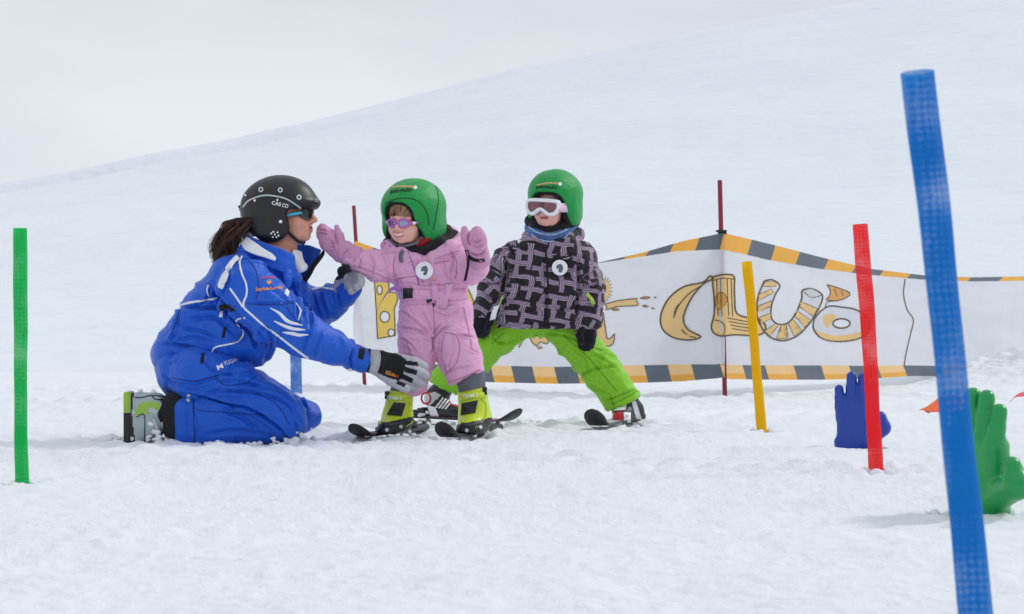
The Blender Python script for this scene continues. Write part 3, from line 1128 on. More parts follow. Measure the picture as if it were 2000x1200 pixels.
hose(575, 452, 579, 766, 13.2, 14.0, 11.5, MT['hose_pale'], 'pale blue netted slalom pole half hidden behind the kneeling woman', 0.8)

# ------------------------------------------------------------------ fence: two maroon posts and the printed banner
PA = Vector((at(702, 470, 16.1).x, 16.1, 0)); PB = Vector((at(1409, 600, 13.0).x, 13.0, 0)); PC = Vector((6.1, 21.8, 0))
def post(px0, py0, px1, py1, Y, label, clip=False):
    A = at(px1, py1, Y); B = at(px0, py0, Y)
    d = (B - A).normalized()
    base = Vector((A.x, Y, A.z))
    e = empty('fence_post', base)
    m = MB()
    m.tube([A - d * 0.06, A.lerp(B, 0.5), B - d * 0.004, B], [0.0155, 0.0155, 0.0155, 0.012], 16)
    m.build('pole', MT['maroon'], e)
    if clip:
        m = MB()
        c = at(1408, 455, Y)
        m.tube([c - d * 0.02, c + d * 0.02], 0.021, 14)
        m.tube([c + d * 0.01 + Vector((-0.035, -0.012, 0)), c + d * 0.012 + Vector((0.03, -0.014, 0.0))], 0.006, 8)
        m.box(c + Vector((0.026, -0.018, 0.004)), (0.01, 0.008, 0.014), None, 0.003)
        m.build('clip', MT['black_plastic'], e)
    tag(e, label, 'fence post', 'maroon poles carrying the banner')
    return e
post(1406, 352, 1416, 779, 13.04, 'maroon fence post holding up the banner corner beside the yellow pole', True)
post(691, 402, 712, 747, 16.2, 'maroon fence post between the kneeling woman and the child in pink')

def fence_y(px):
    """distance of the banner along the picture column px"""
    u = (px - 1000.0) / F
    a, b = (PA, PB) if px <= 1409 else (PB, PC)
    # point a + s(b-a) with x = u*y
    s = (u * a.y - a.x) / ((b.x - a.x) - u * (b.y - a.y))
    return a.y + s * (b.y - a.y)
TOPX = [660, 690, 740, 800, 880, 950, 1020, 1100, 1170, 1250, 1330, 1400, 1409, 1420, 1500, 1600, 1700, 1800, 1900, 2000, 2060]
TOPY = [466, 471, 489, 505, 518, 525, 527, 523, 512, 494, 471, 457, 455, 458, 477, 503, 526, 538, 542, 540, 538]
THK  = [17, 17, 16, 9, 5, 3, 3, 3, 3, 9, 20, 31, 33, 31, 30, 22, 11, 8, 8, 9, 9]
BOTX = [660, 700, 780, 850, 960, 1080, 1250, 1330, 1400, 1409, 1420, 1500, 1600, 1700, 1770, 1850, 2000, 2060]
BOTY = [722, 726, 736, 743, 747, 750, 748, 745, 739, 737, 741, 742, 742, 740, 735, 735, 737, 737]
BTK  = [28, 29, 30, 31, 33, 33, 34, 33, 27, 26, 28, 28, 28, 25, 21, 20, 20, 20]
def fold_dy(px, py):
    q = np.array([[px * 0.006, py * 0.012, 0.0]])
    d = 0.08 * float(vnoise(q, 51)[0]) + 0.03 * float(vnoise(q * 2.7, 52)[0]) + 0.012 * float(vnoise(q * 7, 53)[0]) * 1.5
    # long diagonal pull folds
    for (x0, y0, x1, y1, wd, a) in ((1420, 470, 1700, 590, 14, 0.03), (1700, 575, 2000, 650, 12, 0.03), (1650, 600, 1990, 700, 14, 0.025), (1390, 480, 1180, 640, 16, 0.02), (1720, 560, 1960, 560, 14, 0.02), (700, 500, 760, 690, 12, 0.03)):
        dd, t = segdist(np.array([[px, py]], float), np.array([x0, y0], float), np.array([x1, y1], float))
        d += a * math.exp(-(float(dd[0]) / wd) ** 2)
    return d
def band_pt(px, py, off=0.0):
    k = min(1.0, abs(px - 1409) / 60.0)
    return at(px, py, fence_y(px) + 0.0 + fold_dy(px, py) * k * 0.9 - 0.022 + off)
STOPS_T = [640, 690, 725, 760, 800, 850, 900, 950, 1000, 1050, 1100, 1135, 1170, 1220, 1264, 1312, 1362, 1410, 1464, 1510, 1558, 1614, 1668, 1722, 1775, 1835, 1893, 1955, 2010, 2060]
STOPS_B = [660, 700, 742, 784, 826, 866, 910, 962, 1002, 1043, 1086, 1129, 1172, 1218, 1262, 1308, 1354, 1410, 1454, 1498, 1554, 1608, 1662, 1718, 1768, 1840, 1890, 1940, 1990, 2060]
fence = empty('banner_fence', PB)
tag(fence, 'long white banner with food-shaped letters and striped amber and grey hems', 'banner')
def band(name, xs, top, bot, rows_, mats, stops=None, slant=6):
    pxs = []
    x = 690.0
    while x < 2056:
        pxs.append(x); x += 6.0
    for s_ in (stops or []):
        pxs += [s_ - 0.1, s_ + 0.1]
    pxs = sorted(p for p in pxs if 690 <= p <= 2056)
    V = []; FA = []; MI = []
    for i, px in enumerate(pxs):
        yt, yb = top(px), bot(px)
        for r in range(rows_ + 1):
            v = r / rows_
            sl = slant * (v - 0.5) if stops else 0
            V.append(band_pt(px + sl, yt + (yb - yt) * v))
    for i in range(len(pxs) - 1):
        c = (pxs[i] + pxs[i + 1]) / 2
        mi = 0
        if stops:
            mi = sum(1 for s_ in stops if s_ < c) % 2
        for r in range(rows_):
            a = i * (rows_ + 1) + r
            FA.append((a, a + 1, a + rows_ + 2, a + rows_ + 1))
            MI.append(mi * 1 if not (mi == 0 and len(mats) == 3 and r >= rows_ * 0.6) else 2)
    return mk(name, V, FA, mats, fence, True, MI)
tp = lambda px: float(np.interp(px, TOPX, TOPY)); th = lambda px: float(np.interp(px, TOPX, THK))
bt = lambda px: float(np.interp(px, BOTX, BOTY)); bk = lambda px: float(np.interp(px, BOTX, BTK))
band('top_hem', None, lambda x: tp(x), lambda x: tp(x) + th(x), 3, [MT['banner_amber'], MT['banner_grey']], STOPS_T, -9)
band('panel', None, lambda x: tp(x) + th(x), lambda x: bt(x) - bk(x), 26, [MT['banner_white']])
band('bottom_hem', None, lambda x: bt(x) - bk(x), lambda x: bt(x), 5, [MT['banner_tan'], MT['banner_grey'], MT['banner_amber']], STOPS_B, 8)

class FenceSkin:
    def hit(s, px, py, off=0.0):
        return band_pt(px, py, -0.006 - off), Vector((0, -1, 0))
FS = FenceSkin()
class FenceSkin2:
    def hit(s, px, py, off=0.0):
        return band_pt(px, py, -0.010 - off), Vector((0, -1, 0))
FS2 = FenceSkin2()
def line_print(pts, wpx, mat='print_line'):
    P = crom(pts, 4.0)
    V = []; FA = []
    for i, p in enumerate(P):
        t_ = P[min(i + 1, len(P) - 1)] - P[max(i - 1, 0)]
        t_ = t_ / max(np.linalg.norm(t_), 1e-6)
        n_ = np.array([-t_[1], t_[0]])
        V += [FS2.hit(*(p - n_ * wpx / 2))[0], FS2.hit(*(p + n_ * wpx / 2))[0]]
    for i in range(len(P) - 1):
        FA.append((2 * i, 2 * i + 1, 2 * i + 3, 2 * i + 2))
    return V, FA
class Print:
    """one printed letter: its filled shapes and its outlines in one mesh"""
    def __init__(s): s.m = MB(); s.mats = []
    def mi(s, k):
        if k not in s.mats: s.mats.append(k)
        return s.mats.index(k)
    def fill(s, loop, mat, holes=(), smooth=True, outline=2.0, skin=FS):
        v, f = fill2d(dense(loop, 4, smooth), [dense(h, 4, smooth) for h in holes], 9)
        s.m.add([skin.hit(q.x, q.y)[0] for q in v], f, s.mi(mat))
        if outline:
            for lp in [loop] + list(holes):
                lp2 = dense(lp, 4, smooth)
                s.line(lp2 + [lp2[0]], outline)
        return s
    def line(s, pts, w_=2.0, mat='print_line'):
        V, FA = line_print(pts, w_)
        s.m.add(V, FA, s.mi(mat)); return s
    def build(s, name):
        return s.m.build(name, [MT[k] for k in s.mats], fence, True, False)
# coordinates of the letters, photo pixels
q = lambda L_: [(1160 + x / 2.609, 330 + y / 2.609) for x, y in L_]
# dash: little bone-like stick with crumbs
Print().fill(q([(55, 690), (120, 672), (222, 660), (215, 675), (228, 690), (215, 698), (120, 702), (60, 720), (66, 705)]), 'print_tan', smooth=False) \
    .fill(q([(235, 660), (258, 652), (288, 655), (262, 664)]), 'print_brown', outline=1.6).fill(q([(245, 698), (262, 694), (280, 702), (262, 706)]), 'print_brown', outline=1.6) \
    .fill(q([(305, 655), (313, 652), (320, 656), (312, 660)]), 'print_brown', outline=1).fill(q([(290, 708), (302, 708), (312, 714), (300, 715)]), 'print_brown', outline=1) \
    .fill(q([(90, 718), (110, 712), (130, 718), (108, 724)]), 'print_brown', outline=1.4).build('printed_dash')
# C: banana
Print().fill(q([(590, 545), (608, 560), (560, 585), (510, 640), (475, 700), (455, 765), (475, 815), (520, 842), (545, 855), (520, 868), (470, 872), (405, 860), (355, 825), (338, 775), (350, 715), (390, 650), (460, 600), (555, 578)]), 'print_tan', outline=3.2) \
    .line(q([(540, 600), (480, 640), (430, 700), (405, 760)]), 2.2).line(q([(445, 820), (480, 850), (520, 860)]), 2.2).line(q([(430, 690), (412, 720), (408, 750)]), 1.6).build('printed_banana')
# L: striped sock
sk = Print().fill(q([(602, 552), (655, 540), (712, 545), (716, 600), (718, 660), (728, 735), (790, 760), (850, 772), (876, 805), (862, 838), (810, 850), (720, 846), (650, 852), (612, 838), (598, 805), (612, 740), (612, 660), (606, 600)]), 'print_tan', outline=3.2)
for lx in (625, 645, 680, 700):
    sk.line(q([(lx, 560), (lx + 3, 660), (lx + 8, 750)]), 1.8)
for k_ in range(4):
    sk.line(q([(680 + k_ * 8, 760 + k_ * 18), (760, 775 + k_ * 16), (830, 790 + k_ * 13)]), 1.8)
sk.line(q([(605, 570), (655, 558), (714, 562)]), 1.8).line(q([(612, 770), (650, 780), (668, 810), (660, 850)]), 2).line(q([(830, 775), (815, 810), (830, 845)]), 2)
sk.fill(q([(625, 640), (655, 630), (680, 665), (660, 700), (630, 715), (618, 680)]), 'print_brown', outline=1.8, skin=FS2)
sk.build('printed_sock')
# U: striped candy cane
uo = [(868, 572), (910, 566), (948, 596), (925, 640), (905, 700), (905, 760), (940, 792), (990, 785), (1030, 735), (1060, 660), (1062, 620), (1110, 612), (1162, 640), (1160, 680), (1130, 740), (1085, 805), (1030, 855), (960, 876), (895, 855), (850, 800), (830, 735), (838, 650)]
cc = Print().fill(q(uo), 'banner_white', outline=3.2)
for a_, b_, c_, d_ in (((840, 640), (905, 612), (915, 632), (838, 672)), ((836, 700), (905, 672), (903, 700), (836, 730)), ((840, 760), (900, 735), (906, 760), (852, 790)), ((870, 826), (925, 790), (942, 796), (896, 852)), ((930, 868), (955, 796), (980, 792), (990, 862)), ((1020, 852), (990, 786), (1012, 766), (1060, 822)), ((1075, 808), (1020, 745), (1034, 722), (1105, 772)), ((1118, 752), (1044, 700), (1052, 676), (1140, 712)), ((855, 598), (880, 574), (930, 580), (925, 600))):
    cc.fill(q([a_, b_, c_, d_]), 'print_tan', smooth=False, outline=1.4, skin=FS2)
cc.fill(q([(1062, 620), (1110, 612), (1160, 640), (1110, 655)]), 'banner_white', outline=1.8, skin=FS2)
cc.build('printed_cane')
# B: iced bun ring with a hat-shaped roll on top
dn = Print().fill(q([(1155, 725), (1200, 700), (1262, 705), (1340, 720), (1400, 770), (1400, 830), (1340, 868), (1240, 880), (1160, 862), (1122, 820), (1122, 770)]), 'banner_white', holes=[q(ring_loop(1262, 788, 44, 24))], outline=3.2)
dn.fill(q([(1125, 815), (1160, 835), (1240, 850), (1330, 838), (1400, 812), (1395, 835), (1340, 866), (1240, 878), (1160, 860)]), 'print_tan', outline=0, skin=FS2)
dn.fill(q([(1172, 745), (1215, 738), (1235, 758), (1212, 780), (1195, 810), (1172, 790)]), 'print_tan', outline=0, skin=FS2)
dn.fill(q([(1188, 590), (1240, 605), (1305, 632), (1290, 655), (1240, 672), (1185, 668), (1200, 650), (1205, 620)]), 'print_brown', outline=2)
dn.line(q([(1180, 705), (1190, 680), (1240, 672)]), 2).line(q([(1225, 612), (1240, 650)]), 1.5).line(q([(1260, 622), (1270, 648)]), 1.5)
dn.build('printed_bun')
# cheese letter at the far left, with holes
z = lambda L_: [(660 + x / 4.286, 440 + y / 4.286) for x, y in L_]
Print().fill(z([(305, 480), (345, 470), (425, 470), (428, 560), (500, 570), (495, 640), (470, 700), (480, 925), (330, 950), (322, 740)]), 'print_yellow', holes=[z(ring_loop(348, 543, 22, 38)), z(ring_loop(392, 768, 40, 46)), z(ring_loop(446, 900, 28, 30))], smooth=False, outline=2.2).build('printed_cheese')
# letters mostly hidden by the children: curved fruit, corn, and rolls
Print().fill([(896, 560), (908, 556), (925, 590), (928, 620), (915, 632), (908, 600)], 'print_yellow').fill([(938, 580), (948, 572), (958, 600), (960, 630), (950, 640), (940, 615)], 'print_tan').build('printed_fruit')
Print().fill([(1178, 610), (1165, 640), (1168, 664), (1185, 676), (1197, 672), (1200, 652), (1195, 658), (1186, 662), (1182, 640)], 'print_tan').build('printed_stick')
Print().fill([(1032, 656), (1050, 650), (1072, 665), (1066, 672), (1055, 668), (1048, 676), (1040, 670)], 'print_tan').fill([(1016, 670), (1020, 664), (1018, 674), (1012, 680)], 'print_brown', outline=1).fill([(1048, 678), (1056, 677), (1060, 680), (1052, 682)], 'print_brown', outline=1).build('printed_roll')
hb = Print().fill(ring_loop(1178, 566, 14, 22, 14), 'print_tan', outline=0)
for k_ in range(10):
    a_ = -1.3 + k_ * 0.29
    hb.line([(1178 + 13 * math.cos(a_), 566 + 20 * math.sin(a_)), (1178 + 19 * math.cos(a_), 566 + 27 * math.sin(a_))], 1.2)
hb.build('printed_sun')
# the sewn seam where two banner lengths meet
Print().line([(1768, 545), (1765, 575), (1772, 605), (1784, 625), (1778, 655), (1770, 690), (1766, 715)], 2.2).build('seam')

# ------------------------------------------------------------------ big plastic hands
def plastic_hand(px, py, Y, H, mat, yaw, label, mirror=1, fat=1.0, tx_=1.0):
    """upright hollow-cast hand of height H standing on its wrist"""
    base = at(px, py, Y)
    f = Field(None, 0.014 * H / 0.29)
    M = Matrix.Translation(base) @ Matrix.Rotation(math.radians(yaw), 4, 'Z')
    f.frame(M, H / 0.29)
    x = mirror
    f.box((0.0, 0, 0.088), (0.072, 0.026 * fat, 0.098), 0.026)
    f.cone((-0.06 * x, 0, 0.03), (-0.05 * x, 0, -0.02), 0.022, 0.02)
    f.cone((0.05 * x, 0, 0.02), (0.04 * x, 0, -0.02), 0.024, 0.02)
    for fx, z0, tx, z1, r in ((-0.057, 0.12, -0.064, 0.222, 0.0175), (-0.020, 0.13, -0.020, 0.268, 0.0195), (0.018, 0.13, 0.022, 0.264, 0.0195), (0.052, 0.12, 0.060, 0.236, 0.0185)):
        f.cone((fx * x, 0.0, z0), ((fx + tx) / 2 * x, -0.008, (z0 + z1) / 2), r * 1.06, r, k=0.012)
        f.ell(((fx * .65 + tx * .35) * x, -0.010, z0 * .65 + z1 * .35), (r * 1.05, r * 1.12, r * 0.8), k=0.010)
        f.ell(((fx * .3 + tx * .7) * x, -0.008, z0 * .3 + z1 * .7), (r * 1.0, r * 1.08, r * 0.75), k=0.010)
        f.cone(((fx + tx) / 2 * x, -0.008, (z0 + z1) / 2), (tx * x, -0.001, z1), r, r * 0.92, k=0.008)
    f.cone((0.045 * x, -0.012, 0.045 if fat > 1 else 0.06), (0.095 * x * tx_, -0.024, 0.085), 0.026 * fat, 0.021 * fat ** 1.5, k=0.02)
    f.cone((0.095 * x * tx_, -0.024, 0.085), (0.088 * x * tx_, -0.028, 0.125), 0.021 * fat ** 1.5, 0.016 * fat, k=0.012)
    f.ell((0.03 * x, -0.02, 0.05), (0.03, 0.02, 0.045), k=0.02)
    V, Q = f.mesh(0.0042 * H / 0.29, 2)
    # cast knuckle creases
    o = mk('hand_marker', V - np.array(base), Q, mat)
    o.location = base
    tag(o, label, 'hand marker', 'oversized plastic hands standing in the snow')
    return o
plastic_hand(1674, 881, 7.08, 0.287, MT['hand_blue'], -8, 'dark blue plastic hand with its thumb out behind the red pole', 1, 1.2, 0.94)
plastic_hand(1914, 1016, 4.44, 0.300, MT['hand_green'], -60, 'glossy green plastic hand behind the big blue pole', 1, 1.25, 1.42)

# ------------------------------------------------------------------ low orange cone and red tape on the snow
cb = at(1856, 803, 10.6)
m = MB()
nn_ = 40
prof_ = [(0.165, 0.0), (0.16, 0.006), (0.125, 0.022), (0.085, 0.05), (0.052, 0.078), (0.047, 0.084), (0.042, 0.078), (0.075, 0.046), (0.115, 0.018), (0.15, 0.002)]
V = [(cb.x + r_ * math.cos(2 * math.pi * j / nn_), cb.y + r_ * math.sin(2 * math.pi * j / nn_), cb.z + z_) for r_, z_ in prof_ for j in range(nn_)]
FA = [(i * nn_ + j, i * nn_ + (j + 1) % nn_, (i + 1) * nn_ + (j + 1) % nn_, (i + 1) * nn_ + j) for i in range(len(prof_) - 1) for j in range(nn_)]
co = mk('marker_cone', V, FA, MT['orange'])
tag(co, 'low orange disc cone on the snow half hidden behind the blue pole', 'marker cone')

pts = [at(1946, 795, 12.0), at(1958, 797, 11.9), at(1970, 788, 11.9), at(1978, 780, 12.0), at(1990, 773, 12.1), at(2004, 770, 12.2), at(2020, 775, 12.2)]
V = []; FA = []
P3 = crom([tuple(p) for p in pts], 0.012)
for i, p in enumerate(P3):
    p = Vector(p)
    tw = i * 0.16
    wd = Vector((0.2 * math.sin(tw), 0.5, 0.9 * math.cos(tw) * 0.5 + 0.3)).normalized() * 0.016
    V += [p - wd, p + wd]
FA = [(2 * i, 2 * i + 1, 2 * i + 3, 2 * i + 2) for i in range(len(P3) - 1)]
tpz = mk('plastic_tape', V, FA, MT['red_tape'])
md = tpz.modifiers.new('thick', 'SOLIDIFY'); md.thickness = 0.002
tag(tpz, 'loose curl of red plastic tape on the snow at the right edge', 'tape')
# ------------------------------------------------------------------ people: shared builders
def head_matrix(px, py, Y, yaw, pitch=0, roll=0):
    return (Matrix.Translation(at(px, py, Y)) @ Matrix.Rotation(math.radians(yaw), 4, 'Z')
            @ Matrix.Rotation(math.radians(roll), 4, 'Y') @ Matrix.Rotation(math.radians(pitch), 4, 'X'))

def add_head(f, M, s, jaw=1.0, cheek=1.0, smile=False, child=False):
    """head looking along local -Y, origin between the eyes; metres * s"""
    f.frame(M, s)
    f.ell((0, 0.035, 0.045), (0.076, 0.098, 0.088), k=0.02)
    f.ell((0, -0.02, -0.035 * jaw), (0.062 * (1.04 if child else 1), 0.068, 0.080 * jaw), k=0.02)
    f.cone((-0.028, -0.045, -0.085 * jaw), (0.028, -0.045, -0.085 * jaw), 0.024, 0.024, k=0.02)
    f.ell((0, -0.066, -0.098 * jaw), (0.021, 0.018, 0.018), k=0.015)
    for sx in (-1, 1):
        f.ell((0.036 * sx, -0.055, -0.036 * jaw), (0.030 * cheek, 0.030, 0.028 * cheek), k=0.02)
        f.cone((0.010 * sx, -0.084, 0.023), (0.046 * sx, -0.070, 0.022), 0.011, 0.010, k=0.012)
        f.ell((0.031 * sx, -0.102, 0.002), (0.019, 0.018, 0.012), k=0.012, sub=True)
        f.ell((0.031 * sx, -0.073, 0.001), (0.0135, 0.0135, 0.0135), k=0.004)
        f.ell((0.076 * sx, 0.02, -0.012), (0.012, 0.02, 0.032), k=0.006)
    nl = 0.8 if child else 1.0
    f.cone((0, -0.084, 0.012), (0, -0.084 - 0.026 * nl, -0.030 * jaw), 0.009, 0.0115, k=0.012)
    for sx in (-1, 1):
        f.ell((0.011 * sx, -0.094, -0.036 * jaw), (0.009, 0.011, 0.008), k=0.006)
        f.ell((0.006 * sx, -0.098 - 0.006 * nl, -0.0425 * jaw), (0.0035, 0.005, 0.003), k=0.002, sub=True)
    zl = -0.064 * jaw
    f.ell((0, -0.075, zl), (0.030, 0.019, 0.022), k=0.012)
    if smile:
        for sx in (-1, 1):
            f.cone((0.0, -0.094, zl + 0.004), (0.026 * sx, -0.083, zl + 0.009), 0.0062, 0.0042, k=0.004)
            f.cone((0.0, -0.091, zl - 0.013), (0.025 * sx, -0.082, zl + 0.005), 0.0066, 0.0038, k=0.004)
            f.cone((0.0, -0.101, zl - 0.005), (0.021 * sx, -0.091, zl + 0.005), 0.0052, 0.0024, k=0.002, sub=True)
    else:
        for sx in (-1, 1):
            f.cone((0.004 * sx, -0.0895, zl + 0.0040), (0.022 * sx, -0.082, zl), 0.0048, 0.0032, k=0.004)
        f.cone((-0.013, -0.0865, zl - 0.0085), (0.013, -0.0865, zl - 0.0085), 0.0055, 0.0058, k=0.005)
        f.cone((-0.021, -0.098, zl - 0.001), (0.021, -0.098, zl - 0.001), 0.0034, 0.0034, k=0.002, sub=True)
    f.cone((0, 0.02, -0.05 * jaw), (0, 0.035, -0.17), 0.050, 0.054, k=0.025)

def head_local(V, M, s):
    Mi = np.array(M.inverted())
    return (V @ Mi[:3, :3].T + Mi[:3, 3]) / s

def face_regions(V, Q, M, s, jaw, smile):
    P = head_local(V, M, s)
    c = P[Q].mean(1)
    mi = np.zeros(len(Q), dtype=int)
    zl = -0.064 * jaw
    front = c[:, 1] < -0.078
    if smile:
        up = 0.009 * np.abs(c[:, 0]) / 0.026
        lips = front & (np.abs(c[:, 0]) < 0.027) & (c[:, 2] > zl - 0.020 + up) & (c[:, 2] < zl + 0.0095 + up * 0.6)
        inner = lips & (np.abs(c[:, 0]) < 0.0215) & (c[:, 2] > zl - 0.0095 + up) & (c[:, 2] < zl + 0.0005 + up * 0.7)
        mi[lips] = 1
        mi[inner] = 2
    else:
        lips = front & (np.abs(c[:, 0]) < 0.0225) & (c[:, 2] > zl - 0.0135) & (c[:, 2] < zl + 0.0075)
        mi[lips] = 1
        mi[front & (np.abs(c[:, 0]) < 0.020) & (np.abs(c[:, 2] - zl + 0.001) < 0.0026)] = 2
    return mi

def curved_panel(M, loop, surf, th, step=6.0):
    """closed outline (x,z in mm) laid on a curved front surface y=surf(x,z) (metres), given thickness"""
    v, f = fill2d(dense(loop, 3.0, True), [], step)
    n = len(v)
    A = [M @ Vector((q.x / 1000, surf(q.x / 1000, q.y / 1000), q.y / 1000)) for q in v]
    B = [M @ Vector((q.x / 1000, surf(q.x / 1000, q.y / 1000) + th, q.y / 1000)) for q in v]
    nb = len(dense(loop, 3.0, True))
    fa = [tuple(t) for t in f] + [tuple(i + n for i in reversed(t)) for t in f]
    fa += [(i, (i + 1) % nb, (i + 1) % nb + n, i + n) for i in range(nb)]
    return A + B, fa

def loop_tube(mb, M, loop, surf, r, n=8, m=0, off=0.0):
    P = dense(loop, 3.0, True)
    pts = [M @ Vector((x / 1000, surf(x / 1000, z / 1000) + off, z / 1000)) for x, z in P]
    pts = pts + [pts[0], pts[1]]
    mb.tube(pts, r, n, m, cap=False)

def kids_helmet(M, parent, open_top, brim_drop, name_mat, open_half=0.062, side_z=-0.075, flap=True):
    """padded green cover over a helmet with a face opening; returns the cover's skin"""
    f = Field(None, 0.02)
    f.frame(M, 1.0)
    f.ell((0, 0.028, 0.052), (0.124, 0.146, 0.114), k=0.02)
    for sx in (-1, 1):
        f.ell((0.088 * sx, 0.035, -0.03), (0.036, 0.078, 0.062), k=0.03)
    f.ell((0, 0.085, -0.01), (0.095, 0.08, 0.07), k=0.03)
    # hollow and face opening
    f.ell((0, 0.028, 0.036), (0.100, 0.120, 0.096), k=0.0, sub=True)
    f.box((0, -0.13, open_top - 0.15), (open_half, 0.12, 0.15), 0.05, k=0.012, sub=True)
    f.box((0, 0.02, -0.16), (0.078, 0.10, 0.11), 0.05, k=0.01, sub=True)
    V, Q = f.mesh(0.0045, 2)
    V = crumple(V, Q, [(np.array(M @ Vector((0, 0, 0.2))), np.array(M @ Vector((0, 0, -0.1))), 0.5, 1.2)], 0.003, 9.0, 61, 0.9)
    o = mk('helmet', V, Q, MT[name_mat], parent)
    # dark padding inside the opening
    f = Field(None, 0.015)
    f.frame(M, 1.0)
    f.ell((0, 0.028, 0.045), (0.117, 0.137, 0.107), k=0.02)
    for sx in (-1, 1):
        f.ell((0.078 * sx, 0.03, -0.035), (0.034, 0.074, 0.066), k=0.03)
    f.ell((0, 0.028, 0.030), (0.088, 0.108, 0.088), k=0.0, sub=True)
    f.box((0, -0.13, open_top - 0.162), (open_half - 0.010, 0.12, 0.15), 0.05, k=0.01, sub=True)
    f.box((0, 0.02, -0.16), (0.066, 0.10, 0.10), 0.05, k=0.01, sub=True)
    V2, Q2 = f.mesh(0.005, 2)
    mk('padding', V2, Q2, MT['black_cloth'], o)
    return o, Skin(V, Q)

def planar_uv(V, limbs):
    """2-D cloth coordinates: front projection, turned to follow each limb"""
    uv = np.stack([V[:, 0], V[:, 2]], 1)
    uv[:, 0] += V[:, 1] * 0.6
    for a, b, reach in limbs:
        a = np.array(a); b = np.array(b)
        dist, t = segdist(V, a, b)
        m = dist < reach
        ax = (b - a) / np.linalg.norm(b - a)
        u = (V - a) @ ax
        side = np.cross(ax, np.array([0, 1, 0])); side /= np.linalg.norm(side)
        w = (V - a) @ side + V[:, 1] * 0.6
        uv[m] = np.stack([w[m] + 0.31, -u[m] + 0.17], 1)
    return uv

def strap3d(name, pts, wid, mat, parent, th=0.002, wdir=(0, 0, 1)):
    P = crom([tuple(p) for p in pts], 0.008)
    V = []; wd = Vector(wdir)
    for i, p in enumerate(P):
        V += [Vector(p) - wd * wid / 2, Vector(p) + wd * wid / 2]
    FA = [(2 * i, 2 * i + 1, 2 * i + 3, 2 * i + 2) for i in range(len(P) - 1)]
    o = mk(name, V, FA, mat, parent)
    md = o.modifiers.new('thick', 'SOLIDIFY'); md.thickness = th
    return o

def disc(name, skin, px, py, rpx, D, mat, parent, off=0.006, th=0.004):
    """flat pin badge lying on the cloth; returns a skin for its print"""
    c, _ = skin.hit(px, py, 0)
    ns = [skin.hit(px + rpx * 0.8 * math.cos(a), py + rpx * 0.8 * math.sin(a), 0) for a in np.linspace(0, 6.28, 9)[:-1]]
    nn = Vector((0, 0, 0)); mx = 0
    for h in ns:
        if h: nn += h[1]
    nn = (nn.normalized() + Vector((0, -0.8, 0.1))).normalized()
    mx = max([(h[0] - c).dot(nn) for h in ns if h] + [0])
    c = c + nn * (mx + off)
    R = rpx * D / F
    u = nn.cross(Vector((0, 0, 1))).normalized(); v = nn.cross(u)
    prof = [(0.0, 0.0), (0.9, -0.0003), (0.98, -0.0012), (1.0, -th), (0.0, -th)]
    V = []; FA = []
    for i, (r_, h) in enumerate(prof):
        for k in range(32):
            a = k / 32 * 2 * math.pi
            V.append(c + (u * math.cos(a) + v * math.sin(a)) * R * max(r_, 0.001) + nn * h)
    for i in range(len(prof) - 1):
        for k in range(32):
            FA.append((i * 32 + k, i * 32 + (k + 1) % 32, (i + 1) * 32 + (k + 1) % 32, (i + 1) * 32 + k))
    o = mk(name, V, FA, mat, parent)
    bm = bmesh.new(); bm.from_mesh(o.data); bmesh.ops.recalc_face_normals(bm, faces=bm.faces); bm.to_mesh(o.data); bm.free()
    return o, Skin(np.array([tuple(q) for q in V]), FA)

def px3(D, *pts):
    return [at(p[0], p[1], D + p[2]) for p in pts]

